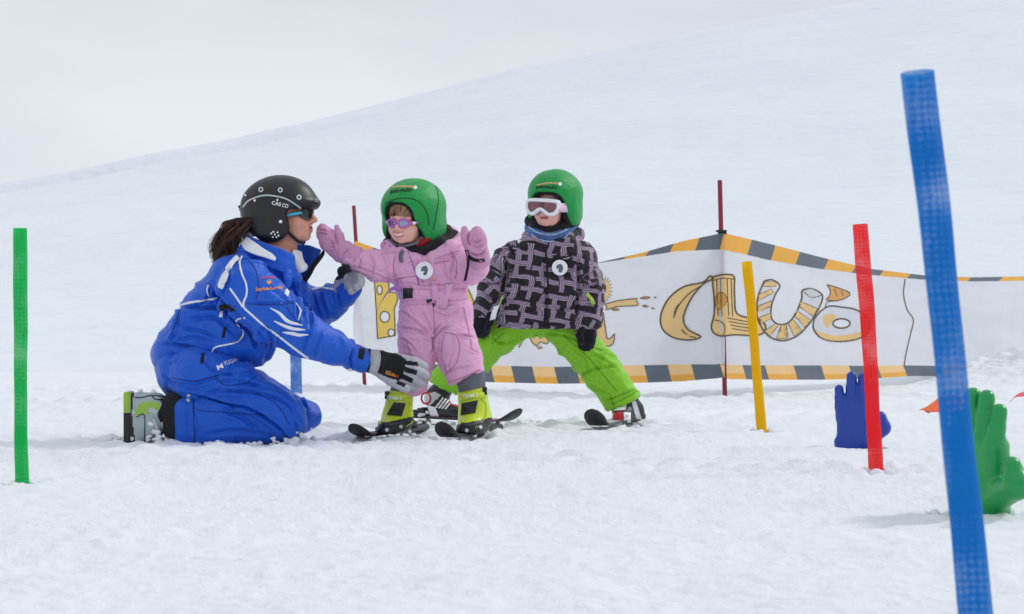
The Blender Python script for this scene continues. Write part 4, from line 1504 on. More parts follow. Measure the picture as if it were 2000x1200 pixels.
# ------------------------------------------------------------------ skis
def ski(tip, boot, tail_len, width, mats, label, roll=0.0, curl=0.055, curl_len=0.15, lift=0.0, stripe=None, zb=0.016):
    """ski lying on the snow; tip and boot are (x, y) on the ground"""
    bx, by = boot
    d = Vector((tip[0] - bx, tip[1] - by, 0)); fw = d.length; d.normalize()
    s = Vector((d.y, -d.x, 0))
    base = Vector((bx, by, zb))
    e = empty('ski', base)
    n = 120
    th = 0.012
    V = []; FA = []; MI = []
    for i in range(n + 1):
        u = -tail_len + (fw + tail_len) * i / n
        # outline: round shovel, waist, tail
        full = fw - curl_len * 0.55
        hw = width / 2 * (0.86 + 0.14 * ((u) / fw) ** 2 if u > 0 else 0.86 + 0.10 * (u / tail_len) ** 2)
        end = fw - u
        if end < 0.075: hw *= math.sqrt(max(0.0, 1 - (1 - end / 0.075) ** 2)) * 0.97 + 0.03
        tl = u + tail_len
        if tl < 0.03: hw *= math.sqrt(max(0.0, 1 - (1 - tl / 0.03) ** 2)) * 0.85 + 0.15
        z = 0.0
        k0 = fw - curl_len
        if u > k0: z = curl * ((u - k0) / curl_len) ** 1.8
        if tl < 0.06: z += 0.012 * (1 - tl / 0.06) ** 2
        z += lift * max(0, (u + tail_len) / (fw + tail_len))
        t_ = th * (0.45 if (end < 0.14) else 1.0)
        r = math.radians(roll)
        for yy, zz in ((-1, 0), (-1, t_ * 0.6), (-0.93, t_), (0.93, t_), (1, t_ * 0.6), (1, 0)):
            a = yy * hw
            p = base + d * u + s * (a * math.cos(r)) + Vector((0, 0, z + zz + 0.004 + a * math.sin(r) + abs(hw * math.sin(r))))
            V.append(p)
    for i in range(n):
        for k in range(6):
            a = i * 6 + k; b = i * 6 + (k + 1) % 6
            FA.append((a, b, b + 6, a + 6))
            MI.append(1 if k == 2 else (2 if k in (0, 4, 1, 3) else 0))
    FA.append(tuple(range(5, -1, -1))); MI.append(0)
    FA.append(tuple(n * 6 + k for k in range(6))); MI.append(0)
    o = mk('board', V, FA, [MT[m] for m in mats], e, True, MI)
    bm = bmesh.new(); bm.from_mesh(o.data); bmesh.ops.recalc_face_normals(bm, faces=bm.faces); bm.to_mesh(o.data); bm.free()
    autosmooth(o, 40)
    # binding: toe and heel pieces with brake arms
    Rb = Matrix((tuple(s), tuple(d), (0, 0, 1))).transposed()
    for nm, c, hl in (('toe_binding', 0.135, 0.032), ('heel_binding', -0.13, 0.045)):
        m = MB()
        q = lambda x, y, z_: base + s * x + d * (c + y) + Vector((0, 0, z_))
        m.box(q(0, 0, 0.024), (0.027, hl, 0.008), Rb, 0.004)
        m.box(q(0, 0.0, 0.040), (0.021, hl * 0.6, 0.012), Rb, 0.006)
        m.box(q(0, hl * 0.5 * (-1 if c > 0 else 1), 0.050), (0.026, 0.012, 0.006), Rb, 0.004)
        if c < 0:
            for sx in (-1, 1):
                m.tube([q(0.032 * sx, 0.02, 0.02), q(0.036 * sx, -0.03, 0.026), q(0.038 * sx, -0.085, 0.034)], 0.0032, 8)
                m.box(q(0.038 * sx, -0.09, 0.035), (0.006, 0.014, 0.005), Rb, 0.002)
            m.box(q(0, -0.055, 0.036), (0.012, 0.022, 0.006), Rb, 0.004)
        m.build(nm, MT['black_plastic'], e)
    tag(e, label, 'ski', 'short children\'s skis worn on the snow')
    return e
def gpt(px, py):
    Y = CH * F / (py - HY)
    return ((px - 1000) * Y / F, Y)

def snow_crumbs(spots, seed=4):
    """loose snow kicked up round boots, knees and skis: (x, y, rx, ry, count)"""
    r_ = random.Random(seed)
    bm = bmesh.new()
    for x, y, rx, ry, n in spots:
        for k in range(n):
            a = r_.uniform(0, 6.283); q = r_.uniform(0.6, 1.35)
            s = r_.choice([0.004, 0.005, 0.006, 0.008, 0.011, 0.016])
            px, py = x + rx * q * math.cos(a), y + ry * q * math.sin(a)
            mm = Matrix.Translation((px, py, s * 0.3)) @ Matrix.Rotation(r_.uniform(0, 6.28), 4, 'Z') @ Matrix.Diagonal((s * r_.uniform(.8, 1.6), s * r_.uniform(.8, 1.4), s * r_.uniform(.5, 1.0), 1))
            g = bmesh.ops.create_icosphere(bm, subdivisions=2 if s > 0.007 else 1, radius=1.0, matrix=mm)
            for v in g['verts']:
                v.co += Vector((r_.gauss(0, s * .12), r_.gauss(0, s * .12), r_.gauss(0, s * .1)))
    me = bpy.data.meshes.new('snow_crumbs'); bm.to_mesh(me); bm.free()
    for p_ in me.polygons: p_.use_smooth = True
    me.materials.append(MT['snow'])
    o = bpy.data.objects.new('snow_crumbs', me); COL.objects.link(o)
    return tag(o, 'loose crumbs of snow round the knees, boots and skis', 'snow crumbs', kind='stuff')

def snow_clumps(name, spots, D, parent, seed=1):
    """bits of snow stuck to cloth: (px, py, dy, r_px)"""
    r_ = random.Random(seed)
    f = Field(D, 0.008)
    for px, py, dy, r in spots:
        for k in range(5):
            a = r_.uniform(0, 6.28); q = r_.uniform(0, r * 0.8)
            f.blob(px + q * math.cos(a), py + q * math.sin(a) * 0.7, dy + r_.uniform(-.004, .004), r * r_.uniform(0.3, 0.65), r * r_.uniform(0.25, 0.5), r * 0.4, k=0.004)
    V, Q = f.mesh(0.0035, 1)
    Nn = vnormals(V, Q)
    V = V + Nn * (0.0025 * fbm(V * 110, 2, seed))[:, None]
    return tag(mk(name, V, Q, MT['snow'], parent), kind='stuff')
# ------------------------------------------------------------------ kneeling woman
D = 7.7
IN = empty('person', at(440, 868, D))
tag(IN, 'kneeling woman in blue ski suit and black helmet steadying the child in pink', 'person')
HM = head_matrix(561, 424, D, 77, -7, 0)
f = Field(D, 0.02)
add_head(f, HM, 1.0, 0.86)
f.k = 0.03
f.chain((530, 500, 0, 36), (500, 570, 0, 55), (430, 640, 0, 52), (372, 705, 0, 48))
f.limb((495, 550, -.12, 36), (520, 550, .14, 36))
f.chain((495, 555, -.15, 36), (590, 650, -.23, 25), (700, 702, -.10, 17), (735, 709, -.075, 13))
f.chain((520, 555, .15, 36), (625, 610, .14, 24), (672, 565, .09, 16))
f.chain((375, 735, -.1, 46), (555, 820, -.13, 30), (400, 822, -.13, 30), (330, 818, -.13, 20))
f.chain((375, 735, .12, 46), (585, 810, .15, 22), (420, 815, .15, 24), (330, 815, .15, 18))
f.frame(HM, 1.0)
V, Q = f.mesh(0.0034, 2)
mi = face_regions(V, Q, HM, 1.0, 0.86, False)
body = mk('body', V, Q, [MT['skin_adult'], MT['lip'], MT['mouth']], IN, True, mi)

# --- trousers
f = Field(D, 0.02)
f.limb((560, 826, -.13, 41), (402, 818, -.13, 50), flat=0.9)
f.pbox(400, 822, -.13, 60, 46, 44, 24, k=0.02)
f.cutpx((355, 740), (357, 900))
f.limb((592, 815, .15, 33), (430, 812, .15, 42), k=0.015)
f.chain((372, 738, .11, 56), (490, 768, .14, 44), (590, 810, .15, 33), k=0.02)
f.blob(352, 726, 0, 48, 52, 86, k=0.03)
f.limb((350, 700, 0, 40), (410, 700, 0, 44), flat=1.5, k=0.03)
f.chain((384, 732, -.12, 57), (465, 752, -.15, 48), (556, 818, -.145, 43), k=0.005)
f.cut((0, 0, at(0, 869, D - .1).z), (0, 0, -1), 0.006)
V, Q = f.mesh(0.0043, 2)
sg = lambda *p: [np.array(at(x, y, D + dy)) for x, y, dy in p]
A = sg((384, 735, -.12), (556, 820, -.145), (390, 818, -.13), (372, 738, .11), (590, 810, .15), (350, 710, 0))
V = crumple(V, Q, [(A[0], A[1], 0.9, 0.9), (A[1], A[2], 0.5, 0.7), (A[3], A[4], 0.8, 0.8), (A[5], A[0], 0.8, 0.9)], 0.0095, 14, 5)
V = folds(V, Q, [
    ([(395, 772), (440, 764), (500, 768), (560, 790), (590, 830)], 4, 5),
    ([(400, 764), (470, 752), (540, 762), (580, 800)], 4, 3),
    ([(356, 768), (400, 776), (440, 788), (490, 800), (540, 832), (566, 862)], 3.0, 7),
    ([(330, 745), (370, 752), (430, 735), (500, 722)], 4, 3),
    ([(540, 740), (580, 770), (600, 800)], 3, 3.5),
    ([(330, 712), (345, 705), (350, 690)], 3, 2.5), ([(395, 690), (410, 720), (460, 735), (500, 728)], 3, 2.5),
    ([(379, 778), (378, 800), (384, 830), (380, 865)], 2.5, 1.6), ([(372, 776), (365, 800), (366, 860)], 2, 1.4),
    ([(430, 800), (470, 815), (510, 845)], 5, 3.5), ([(400, 850), (470, 842), (540, 856)], 5, 2.5),
    ([(560, 790), (575, 820), (580, 850)], 3, 3),
    ([(320, 735), (345, 755), (380, 762)], 4, 3), ([(420, 745), (480, 748), (540, 775)], 5, 3),
], D)
tr = mk('trousers', V, Q, MT['blue'], IN)
TS = Skin(V, Q)
lettering('lettering', TS, 'M', 430, 717, 12, 10, -22, MT['white_trim'], tr, 0.003)
lettering('lettering', TS, 'YUGAN', 451, 707, 29, 8, -18, MT['white_trim'], tr, 0.003)
for bx, by, r_ in ((368, 783, 4.2), (369, 772, 3.4)):
    decal('stud', TS, ring_loop(bx, by, r_), MT['silver'], tr, off=0.004, step=3)
decal('tag', TS, [(393, 690), (400, 690), (396, 711), (391, 711)], MT['black_cloth'], tr, smooth=False)
snow_clumps('clinging_snow', [(575, 858, -.19, 12), (560, 862, -.19, 9), (590, 852, -.17, 9), (531, 857, -.2, 6), (536, 863, -.2, 5), (555, 838, -.215, 2.5), (608, 838, .06, 4), (580, 845, -.19, 4), (545, 866, -.2, 5)], D, tr, 3)

# --- jacket
f = Field(D, 0.03)
f.chain((366, 690, 0, 60), (425, 645, 0, 66), (500, 578, 0, 72), flat=1.2)
f.limb((330, 690, 0, 30), (360, 640, 0, 30), flat=1.8, k=0.04)
f.limb((470, 550, -.10, 56), (510, 548, .13, 58), k=0.03)
f.limb((385, 610, 0, 36), (450, 540, 0, 40), flat=2.0, k=0.03)
f.limb((455, 660, -.03, 54), (496, 672, -.03, 44), flat=1.5, k=0.03)
f.limb((540, 560, 0.02, 52), (565, 590, 0.03, 44), flat=1.4, k=0.03)
# hood folded round the neck and stand-up collar open at the front
f.chain((472, 508, .02, 20), (482, 496, -.08, 19), (520, 512, -.12, 18), (575, 545, -.09, 15), k=0.012)
f.chain((472, 508, .02, 20), (490, 486, .12, 20), (540, 500, .13, 20), k=0.015)
f.cutpx((300, 719), (560, 732))
f.blob(428, 752, -.16, 66, 58, 60, k=0.006, sub=True)
# far arm
f.chain((530, 565, .16, 52), (606, 606, .16, 42), (645, 590, .12, 33), (684, 566, .07, 23), k=0.02)
# near arm
f.chain((480, 560, -.17, 56), (540, 618, -.225, 52), (592, 655, -.235, 43), (650, 680, -.17, 33), (706, 703, -.09, 24), k=0.012)
f.cutpx((702, 640), (694, 760))if False else None
V, Q = f.mesh(0.0043, 2)
A = sg((480, 560, -.17), (592, 655, -.235), (706, 703, -.09), (366, 690, 0), (500, 578, 0), (606, 606, .16), (684, 566, .07), (530, 565, .16))
V = crumple(V, Q, [(A[0], A[1], 0.8, 0.8), (A[1], A[2], 0.7, 1.0), (A[3], A[4], 1.0, 0.8), (A[7], A[5], 0.9, 0.9), (A[5], A[6], 0.9, 1.1)], 0.0105, 13, 9)
V = folds(V, Q, [
    ([(352, 600), (395, 602), (440, 606), (470, 640)], 4, 6),
    ([(410, 556), (425, 580), (450, 600), (480, 628), (510, 655), (530, 668)], 4, 8),
    ([(345, 615), (350, 640), (330, 670)], 4, 4), ([(352, 640), (400, 650), (440, 672)], 4, 3.5),
    ([(312, 672), (360, 676), (410, 690)], 4, 4.5), ([(333, 670), (380, 660), (440, 674)], 4, 2.5), ([(345, 596), (352, 604), (350, 625), (338, 650)], 4, 5), ([(420, 575), (440, 590), (446, 612), (432, 630)], 4, 4), ([(455, 620), (490, 650), (505, 690)], 5, 5), ([(370, 625), (420, 622), (455, 650)], 5, 4), ([(322, 690), (370, 700), (420, 706), (470, 720)], 4, 4),
    ([(484, 592), (520, 593), (556, 591), (580, 592)], 2.5, 2.5),
    ([(556, 640), (545, 660), (540, 676)], 3, 2.2), ([(610, 640), (600, 660), (592, 690)], 3.5, 3), ([(630, 645), (620, 672), (612, 700)], 3.5, 2.5),
    ([(600, 600), (608, 630), (604, 640)], 4, 4), ([(625, 570), (632, 600), (640, 618)], 4, 4), ([(650, 560), (660, 580), (664, 600)], 3, 3),
    ([(690, 684), (684, 700), (688, 722)], 2.5, 2.2), ([(455, 510), (500, 505), (540, 520), (560, 533)], 3.5, 5),
    ([(440, 520), (447, 545), (432, 580)], 3.5, 4), ([(590, 545), (594, 580), (592, 620)], 4, 5), ([(570, 555), (580, 590), (584, 640)], 3, 3),
    ([(500, 655), (520, 640), (530, 670), (515, 710)], 4, 4), ([(410, 560), (405, 585), (380, 600)], 3.5, 5),
    ([(520, 560), (545, 575), (560, 590)], 5, 2), ([(470, 630), (474, 645), (470, 660), (457, 671)], 2.5, 4),
], D)
jk = mk('jacket', V, Q, MT['blue'], IN)
JS = Skin(V, Q)
wt = MT['white_trim']
decal('shoulder_flash', JS, [(463, 501), (468, 505), (452, 525), (441, 548), (434, 563), (428, 557), (440, 530), (450, 514)], wt, jk, off=0.007)
stroke('piping', JS, [(473, 501), (468, 512), (472, 533), (481, 556), (482, 575), (476, 592), (478, 602), (492, 615), (518, 638), (542, 655), (577, 682), (605, 701), (645, 716), (690, 723)], 3.4, wt, jk, 0.003)
stroke('piping', JS, [(449, 563), (460, 578), (475, 600)], 3.2, wt, jk, 0.003)
stroke('piping', JS, [(352, 597), (370, 592), (393, 588), (424, 583)], 3, wt, jk, 0.003)
stroke('piping', JS, [(480, 621), (464, 624), (462, 632), (474, 645), (473, 658), (460, 669), (440, 674), (420, 679), (413, 690)], 3, wt, jk, 0.003)
stroke('piping', JS, [(578, 593), (587, 605), (586, 616), (582, 627)], 2.6, wt, jk, 0.003)
stroke('piping', JS, [(608, 566), (630, 563), (652, 566)], 2.4, wt, jk, 0.003)
stroke('piping', JS, [(408, 556), (404, 568), (408, 580)], 2.6, wt, jk, 0.003)
for pts in ([(528, 602), (545, 612), (562, 628), (591, 636)], [(535, 627), (556, 637), (575, 643), (597, 645)], [(551, 649), (572, 652), (585, 655), (601, 654)]):
    stroke('claw_mark', JS, pts, 4, wt, jk, 0.003, widths=[1.5, 5, 6.5, 5.5, 1.5])
lettering('lettering', JS, 'Starkenberger', 526, 565, 53, 9.5, -5, MT['orange_thread'], jk, 0.003, bold=True)
lettering('lettering', JS, 'SKISCHULE', 523, 545, 30, 4, -2, MT['red_thread'], jk, 0.003, arc=2.5)
decal('emblem', JS, [(521, 548), (524, 551), (528, 547), (530, 553), (526, 557), (521, 554)], MT['orange_thread'], jk, smooth=False, step=2)
decal('pocket_slit', JS, ring_loop(444, 602, 17, 7.5, 20, 6), MT['black_cloth'], jk)
decal('zip_pull', JS, [(430, 608), (436, 609), (434, 620), (428, 619)], wt, jk, smooth=False)
decal('zip_pull', JS, [(565, 561), (567, 565), (562, 580), (556, 574), (557, 567)], wt, jk, smooth=False)
decal('zip_pull', JS, [(437, 640), (443, 640), (438, 660), (433, 660)], MT['black_cloth'], jk, smooth=False)
decal('cuff_tab', JS, [(702, 680), (713, 682), (709, 703), (699, 700)], MT['black_cloth'], jk, smooth=False)

# collar flaps: blue stand collar, white lining at the back of the neck, open front
def flap(name, rows_, mat, parent, th=0.012):
    """cloth panel through a grid of (px,py,dy) rows"""
    R = [crom([tuple(at(x, y, D + dy)) for x, y, dy in r], 0.010) for r in rows_]
    n = max(len(r) for r in R)
    R = [np.array([[np.interp(t_, np.linspace(0, 1, len(r)), [p[j] for p in r]) for j in range(3)] for t_ in np.linspace(0, 1, n)]) for r in R]
    m = 9
    G = []
    for i in range(m):
        t_ = i / (m - 1) * (len(R) - 1); a = min(int(t_), len(R) - 2)
        G.append(R[a] * (1 - t_ + a) + R[a + 1] * (t_ - a))
    V = np.concatenate(G)
    V = V + 0.004 * np.stack([vnoise(V * 22 + 3 * j, 70 + j) for j in range(3)], 1)
    o = mk(name, V, grid_faces(m, n), mat, parent)
    md = o.modifiers.new('thick', 'SOLIDIFY'); md.thickness = th; md.offset = 0
    md = o.modifiers.new('round', 'SUBSURF'); md.levels = 1; md.render_levels = 1
    return o
flap('collar', [[(486, 460, -.04), (508, 470, -.125), (545, 484, -.135), (574, 498, -.11)], [(480, 478, -.04), (505, 492, -.135), (542, 508, -.145), (577, 524, -.115)], [(474, 496, -.03), (502, 512, -.14), (540, 528, -.15), (578, 550, -.115)]], MT['blue'], jk, 0.012)
flap('collar', [[(572, 476, .10), (600, 478, .09), (628, 488, .04)], [(580, 510, .10), (600, 528, .09), (612, 520, .05)], [(580, 545, .09), (592, 552, .07), (600, 540, .045)]], MT['blue'], jk, 0.012)
flap('collar_edge', [[(633, 487, .035), (612, 517, .03), (588, 552, .02)], [(634, 494, .025), (616, 524, .02), (590, 562, .01)]], MT['black_cloth'], jk, 0.010)
flap('collar_lining', [[(484, 464, -.05), (494, 470, -.12), (512, 484, -.165), (532, 495, -.175), (540, 504, -.172)], [(468, 474, -.05), (478, 489, -.13), (500, 499, -.178), (524, 505, -.182), (538, 510, -.178)]], wt, jk, 0.008)
flap('neck_scarf', [[(570, 488, -.05), (580, 486, -.03), (590, 492, 0)], [(574, 515, -.06), (584, 515, -.05), (592, 512, -.02)], [(575, 526, -.07), (588, 524, -.08), (601, 522, -.04)], [(578, 535, -.07), (588, 533, -.07), (594, 530, -.05)]], wt, IN, 0.012)
flap('placket', [[(556, 520, -.13), (564, 525, -.13), (572, 530, -.11)], [(553, 545, -.15), (562, 548, -.155), (570, 548, -.13)], [(558, 562, -.15), (563, 563, -.155), (567, 560, -.14)]], MT['blue'], jk, 0.012)
flap('undershirt', [[(572, 534, -.04), (582, 540, -.03), (590, 545, .0)], [(574, 556, -.06), (580, 560, -.05), (586, 560, -.02)]], MT['black_cloth'], IN, 0.01)

# --- helmet
f = Field(None, 0.02)
f.frame(HM, 1.0)
f.ell((0, 0.030, 0.046), (0.122, 0.152, 0.120), k=0.02)
for sx in (-1, 1):
    f.ell((0.082 * sx, 0.040, -0.030), (0.036, 0.078, 0.070), k=0.03)
f.ell((0, 0.11, -0.01), (0.090, 0.065, 0.066), k=0.03)
f.ell((0, 0.028, 0.022), (0.088, 0.112, 0.100), k=0, sub=True)
f.box((0, -0.150, -0.112), (0.2, 0.125, 0.13), 0.02, rotm(0, 0, 2), k=0.008, sub=True)
f.box((0, 0.03, -0.16), (0.070, 0.13, 0.12), 0.05, k=0.01, sub=True)
# short visor
f.ell((0, -0.066, 0.052), (0.098, 0.070, 0.030), rotm(0, 0, 14), k=0.02)
V, Q = f.mesh(0.0045, 3)
hl = mk('helmet', V, Q, MT['black_helmet'], IN)
HS = Skin(V, Q)
wp = MT['white_plastic']
stroke('trim_line', HS, [(475, 405), (484, 394), (500, 386), (520, 382), (545, 385), (565, 392), (588, 407)], 2.6, MT['silver'], hl, 0.002)
stroke('trim_line', HS, [(473, 424), (478, 434), (485, 442)], 2.4, MT['silver'], hl, 0.002)
for x, y in ((510, 371), (547.5, 372), (584, 386)):
    decal('vent_ring', HS, ring_loop(x, y, 5), MT['silver'], hl, [ring_loop(x, y, 2.4, n=12)], off=0.002, step=2)
for x, y, r_ in ((498, 392, 2.2), (542, 391, 2), (586, 413, 2.2), (548, 433, 3.2), (480, 382, 2)):
    decal('rivet', HS, ring_loop(x, y, r_, n=12), wp, hl, off=0.002, step=2)
for dx, dy_ in ((0, 0), (-7, -2), (7, 2), (-3, -5), (5, -4), (-4, 5), (3, 5)):
    decal('ear_vent', HS, ring_loop(537 + dx, 458 + dy_, 1.8, n=10), wp, hl, off=0.002, step=2)
lettering('lettering', HS, 'CAS', 540, 398, 18, 7.5, 12, wp, hl, 0.002)
lettering('lettering', HS, 'CO', 557, 402, 12, 7.5, 12, wp, hl, 0.002)
lettering('lettering', HS, 'CO', 618, 391, 8, 6, -62, MT['silver'], hl, 0.002)
m = MB()
m.tube([HM @ Vector((sx_, 0.178, 0.062)) for sx_ in (-0.03, 0, 0.03)], 0.006, 8)
m.tube([HM @ Vector((0, 0.176, 0.074)), HM @ Vector((0, 0.186, 0.055)), HM @ Vector((0, 0.178, 0.03))], 0.006, 8)
m.build('goggle_clip', MT['black_plastic'], hl)
stp = MB()
for sx in (-1, 1):
    stp.tube([HM @ Vector((0.078 * sx, -0.01, -0.05)), HM @ Vector((0.066 * sx, -0.03, -0.08)), HM @ Vector((0.035 * sx, -0.045, -0.104)), HM @ Vector((0, -0.052, -0.111))], 0.006, 8)
stp.build('chin_strap', MT['black_cloth'], hl)

# --- sunglasses
m = MB()
surf = lambda x, z: -0.104 + 7.5 * x * x
for sx in (-1, 1):
    lp = [(6 * sx, 9), (22 * sx, 19), (46 * sx, 17), (62 * sx, 6), (60 * sx, -12), (42 * sx, -25), (22 * sx, -22), (9 * sx, -6)]
    if sx < 0: lp = lp[::-1]
    A_, fa = curved_panel(HM, lp, surf, 0.003)
    m.add(A_, fa, 0)
    loop_tube(m, HM, lp, surf, 0.0026, 8, 1)
    m.tube([HM @ Vector((0.058 * sx, -0.080, 0.002)), HM @ Vector((0.070 * sx, -0.055, 0.001)), HM @ Vector((0.078 * sx, -0.02, -0.002)), HM @ Vector((0.079 * sx, 0.02, -0.004))], [0.006, 0.0065, 0.005, 0.004], 10, 2)
m.tube([HM @ Vector((x, surf(x, 0) - 0.001, 0.007)) for x in (-0.010, 0, 0.010)], 0.003, 8, 1)
m.build('sunglasses', [MT['lens_dark'], MT['black_plastic'], MT['teal_frame']], IN)

# --- hair: thick wavy ponytail from under the helmet
rh = random.Random(11)
m = MB()
key = [(486, 430), (466, 436), (450, 458), (441, 484), (435, 508), (430, 528)]
for lock in range(64):
    la, lb = rh.gauss(0, 0.62), rh.gauss(0, 0.7)
    lln = rh.uniform(0.72, 1.04); lph = rh.uniform(0, 6.28); lam = rh.uniform(3.0, 6.0); lfq = rh.uniform(11, 17)
    for i in range(22):
        a = la + rh.gauss(0, 0.17); b = lb + rh.gauss(0, 0.18)
        ln = lln * rh.uniform(0.9, 1.03); ph = lph + rh.gauss(0, 0.30); am = lam * rh.uniform(0.85, 1.15)
        stray = rh.random() < 0.02
        pts = []
        for k in range(20):
            t_ = k / 19 * ln
            x = np.interp(t_, np.linspace(0, 1, 6), [q_[0] for q_ in key]); y = np.interp(t_, np.linspace(0, 1, 6), [q_[1] for q_ in key])
            sp = np.interp(t_, [0, 0.15, 0.5, 1], [10, 15, 17, 12]) * (1.5 if stray else 1)
            g = min(1, t_ * 2.2) * (0.7 + 0.6 * t_)
            x += a * sp + am * math.sin(lfq * t_ + ph) * g
            y += b * sp * 0.30 + 0.7 * am * math.cos(lfq * t_ + ph) * g
            pts.append(at(x, y, D - 0.055 + b * 0.034 * min(1, t_ * 4 + .3) + 0.010 * math.cos(lfq * t_ + ph) * g))
        r0 = rh.uniform(0.0008, 0.0017)
        m.tube(pts, [r0 * (1 - 0.75 * (k / 19) ** 2) for k in range(20)], 4, 0 if rh.random() < 0.8 else 1, cap=False)
m.build('ponytail', [MT['hair_dark'], hair_mat('brown_hair_highlight', (112, 76, 58), (140, 100, 76))], IN, True, False)
flap('hair_band', [[(478, 456, -.02), (486, 452, -.04), (496, 462, -.05)], [(474, 470, -.02), (484, 474, -.05), (494, 474, -.05)]], MT['grey_leather'], IN, 0.006)

# --- gloves
f = Field(D, 0.008)
f.limb((704, 702, -.09, 23), (735, 708, -.085, 24), flat=0.85)
f.limb((740, 709, -.085, 24), (772, 718, -.075, 27), flat=0.55, k=0.012)
for a_, b_, c_, r_ in (((772, 700, -.085), (806, 706, -.09), (828, 716, -.055), 9.5), ((778, 714, -.085), (808, 722, -.095), (831, 733, -.055), 9.8), ((776, 727, -.08), (803, 737, -.09), (822, 749, -.055), 9.4), ((768, 738, -.075), (790, 748, -.085), (808, 758, -.05), 8.4)):
    f.chain((*a_, r_ * 1.12), (*b_, r_), (*c_, r_ * 0.9), k=0.004)
f.chain((738, 724, -.09, 12), (766, 744, -.115, 11.5), (793, 760, -.11, 8.5), k=0.008)
V, Q = f.mesh(0.0032, 2)
V = crumple(V, Q, [(np.array(at(704, 702, D - .09)), np.array(at(830, 730, D - .07)), 1, 1.6)], 0.0018, 20, 77)
P = pix(V)[Q].mean(1); Nn = vnormals(V, Q)[Q].mean(1)
def within(P, loop):
    return np.array([inpoly(p, loop) for p in P])
mi = np.zeros(len(Q), int)
blk = within(P, [(742, 684), (765, 688), (782, 694), (794, 703), (790, 722), (786, 738), (778, 744), (758, 738), (736, 728)]) & (Nn[:, 1] < 0.3)
for lp in ([(786, 703), (817, 708), (817, 716), (788, 712)], [(790, 716), (816, 724), (813, 733), (790, 727)], [(786, 729), (808, 740), (804, 749), (784, 740)], [(776, 743), (794, 750), (790, 757), (774, 750)]):
    blk |= within(P, lp) & (Nn[:, 1] < 0.3)
mi[blk] = 1
mi[P[:, 0] < 724] = 1
gl = mk('glove', V, Q, [MT['grey_leather'], MT['black_cloth'], MT['dark_grey_cloth']], IN, True, mi)
GS = Skin(V, Q)
stroke('wrist_strap', GS, [(731, 683), (735, 695), (733, 712), (727, 732)], 17, MT['grey_leather'], gl, 0.004)
lettering('lettering', GS, 'REUSCH', 766, 732, 26, 7, 17, MT['orange_thread'], gl, 0.003)
f = Field(D, 0.010)
f.limb((666, 570, .085, 20), (676, 556, .075, 19), flat=0.8)
f.limb((672, 556, .07, 21), (690, 546, .05, 20), flat=0.7)
for a_, b_, c_ in (((690, 532, .05), (702, 541, .01), (706, 549, -.02)), ((692, 542, .04), (704, 550, .0), (704, 556, -.03)), ((688, 552, .035), (698, 558, .0), (696, 562, -.03)), ((680, 560, .03), (688, 566, .0), (686, 569, -.02))):
    f.chain((*a_, 9), (*b_, 8.5), (*c_, 7.5), k=0.004)
f.chain((672, 545, .03, 10), (668, 531, .0, 9.5), (676, 524, -.02, 8), k=0.006)
V, Q = f.mesh(0.0036, 2)
V = crumple(V, Q, [(np.array(at(660, 560, D + .07)), np.array(at(706, 545, D)), 1, 1.4)], 0.002, 20, 78)
P = pix(V)[Q].mean(1)
mi = np.zeros(len(Q), int)
mi[within(P, [(650, 545), (662, 518), (682, 516), (690, 528), (676, 535), (662, 548)])] = 1
mk('glove', V, Q, [MT['grey_leather'], MT['black_cloth']], IN, True, mi)

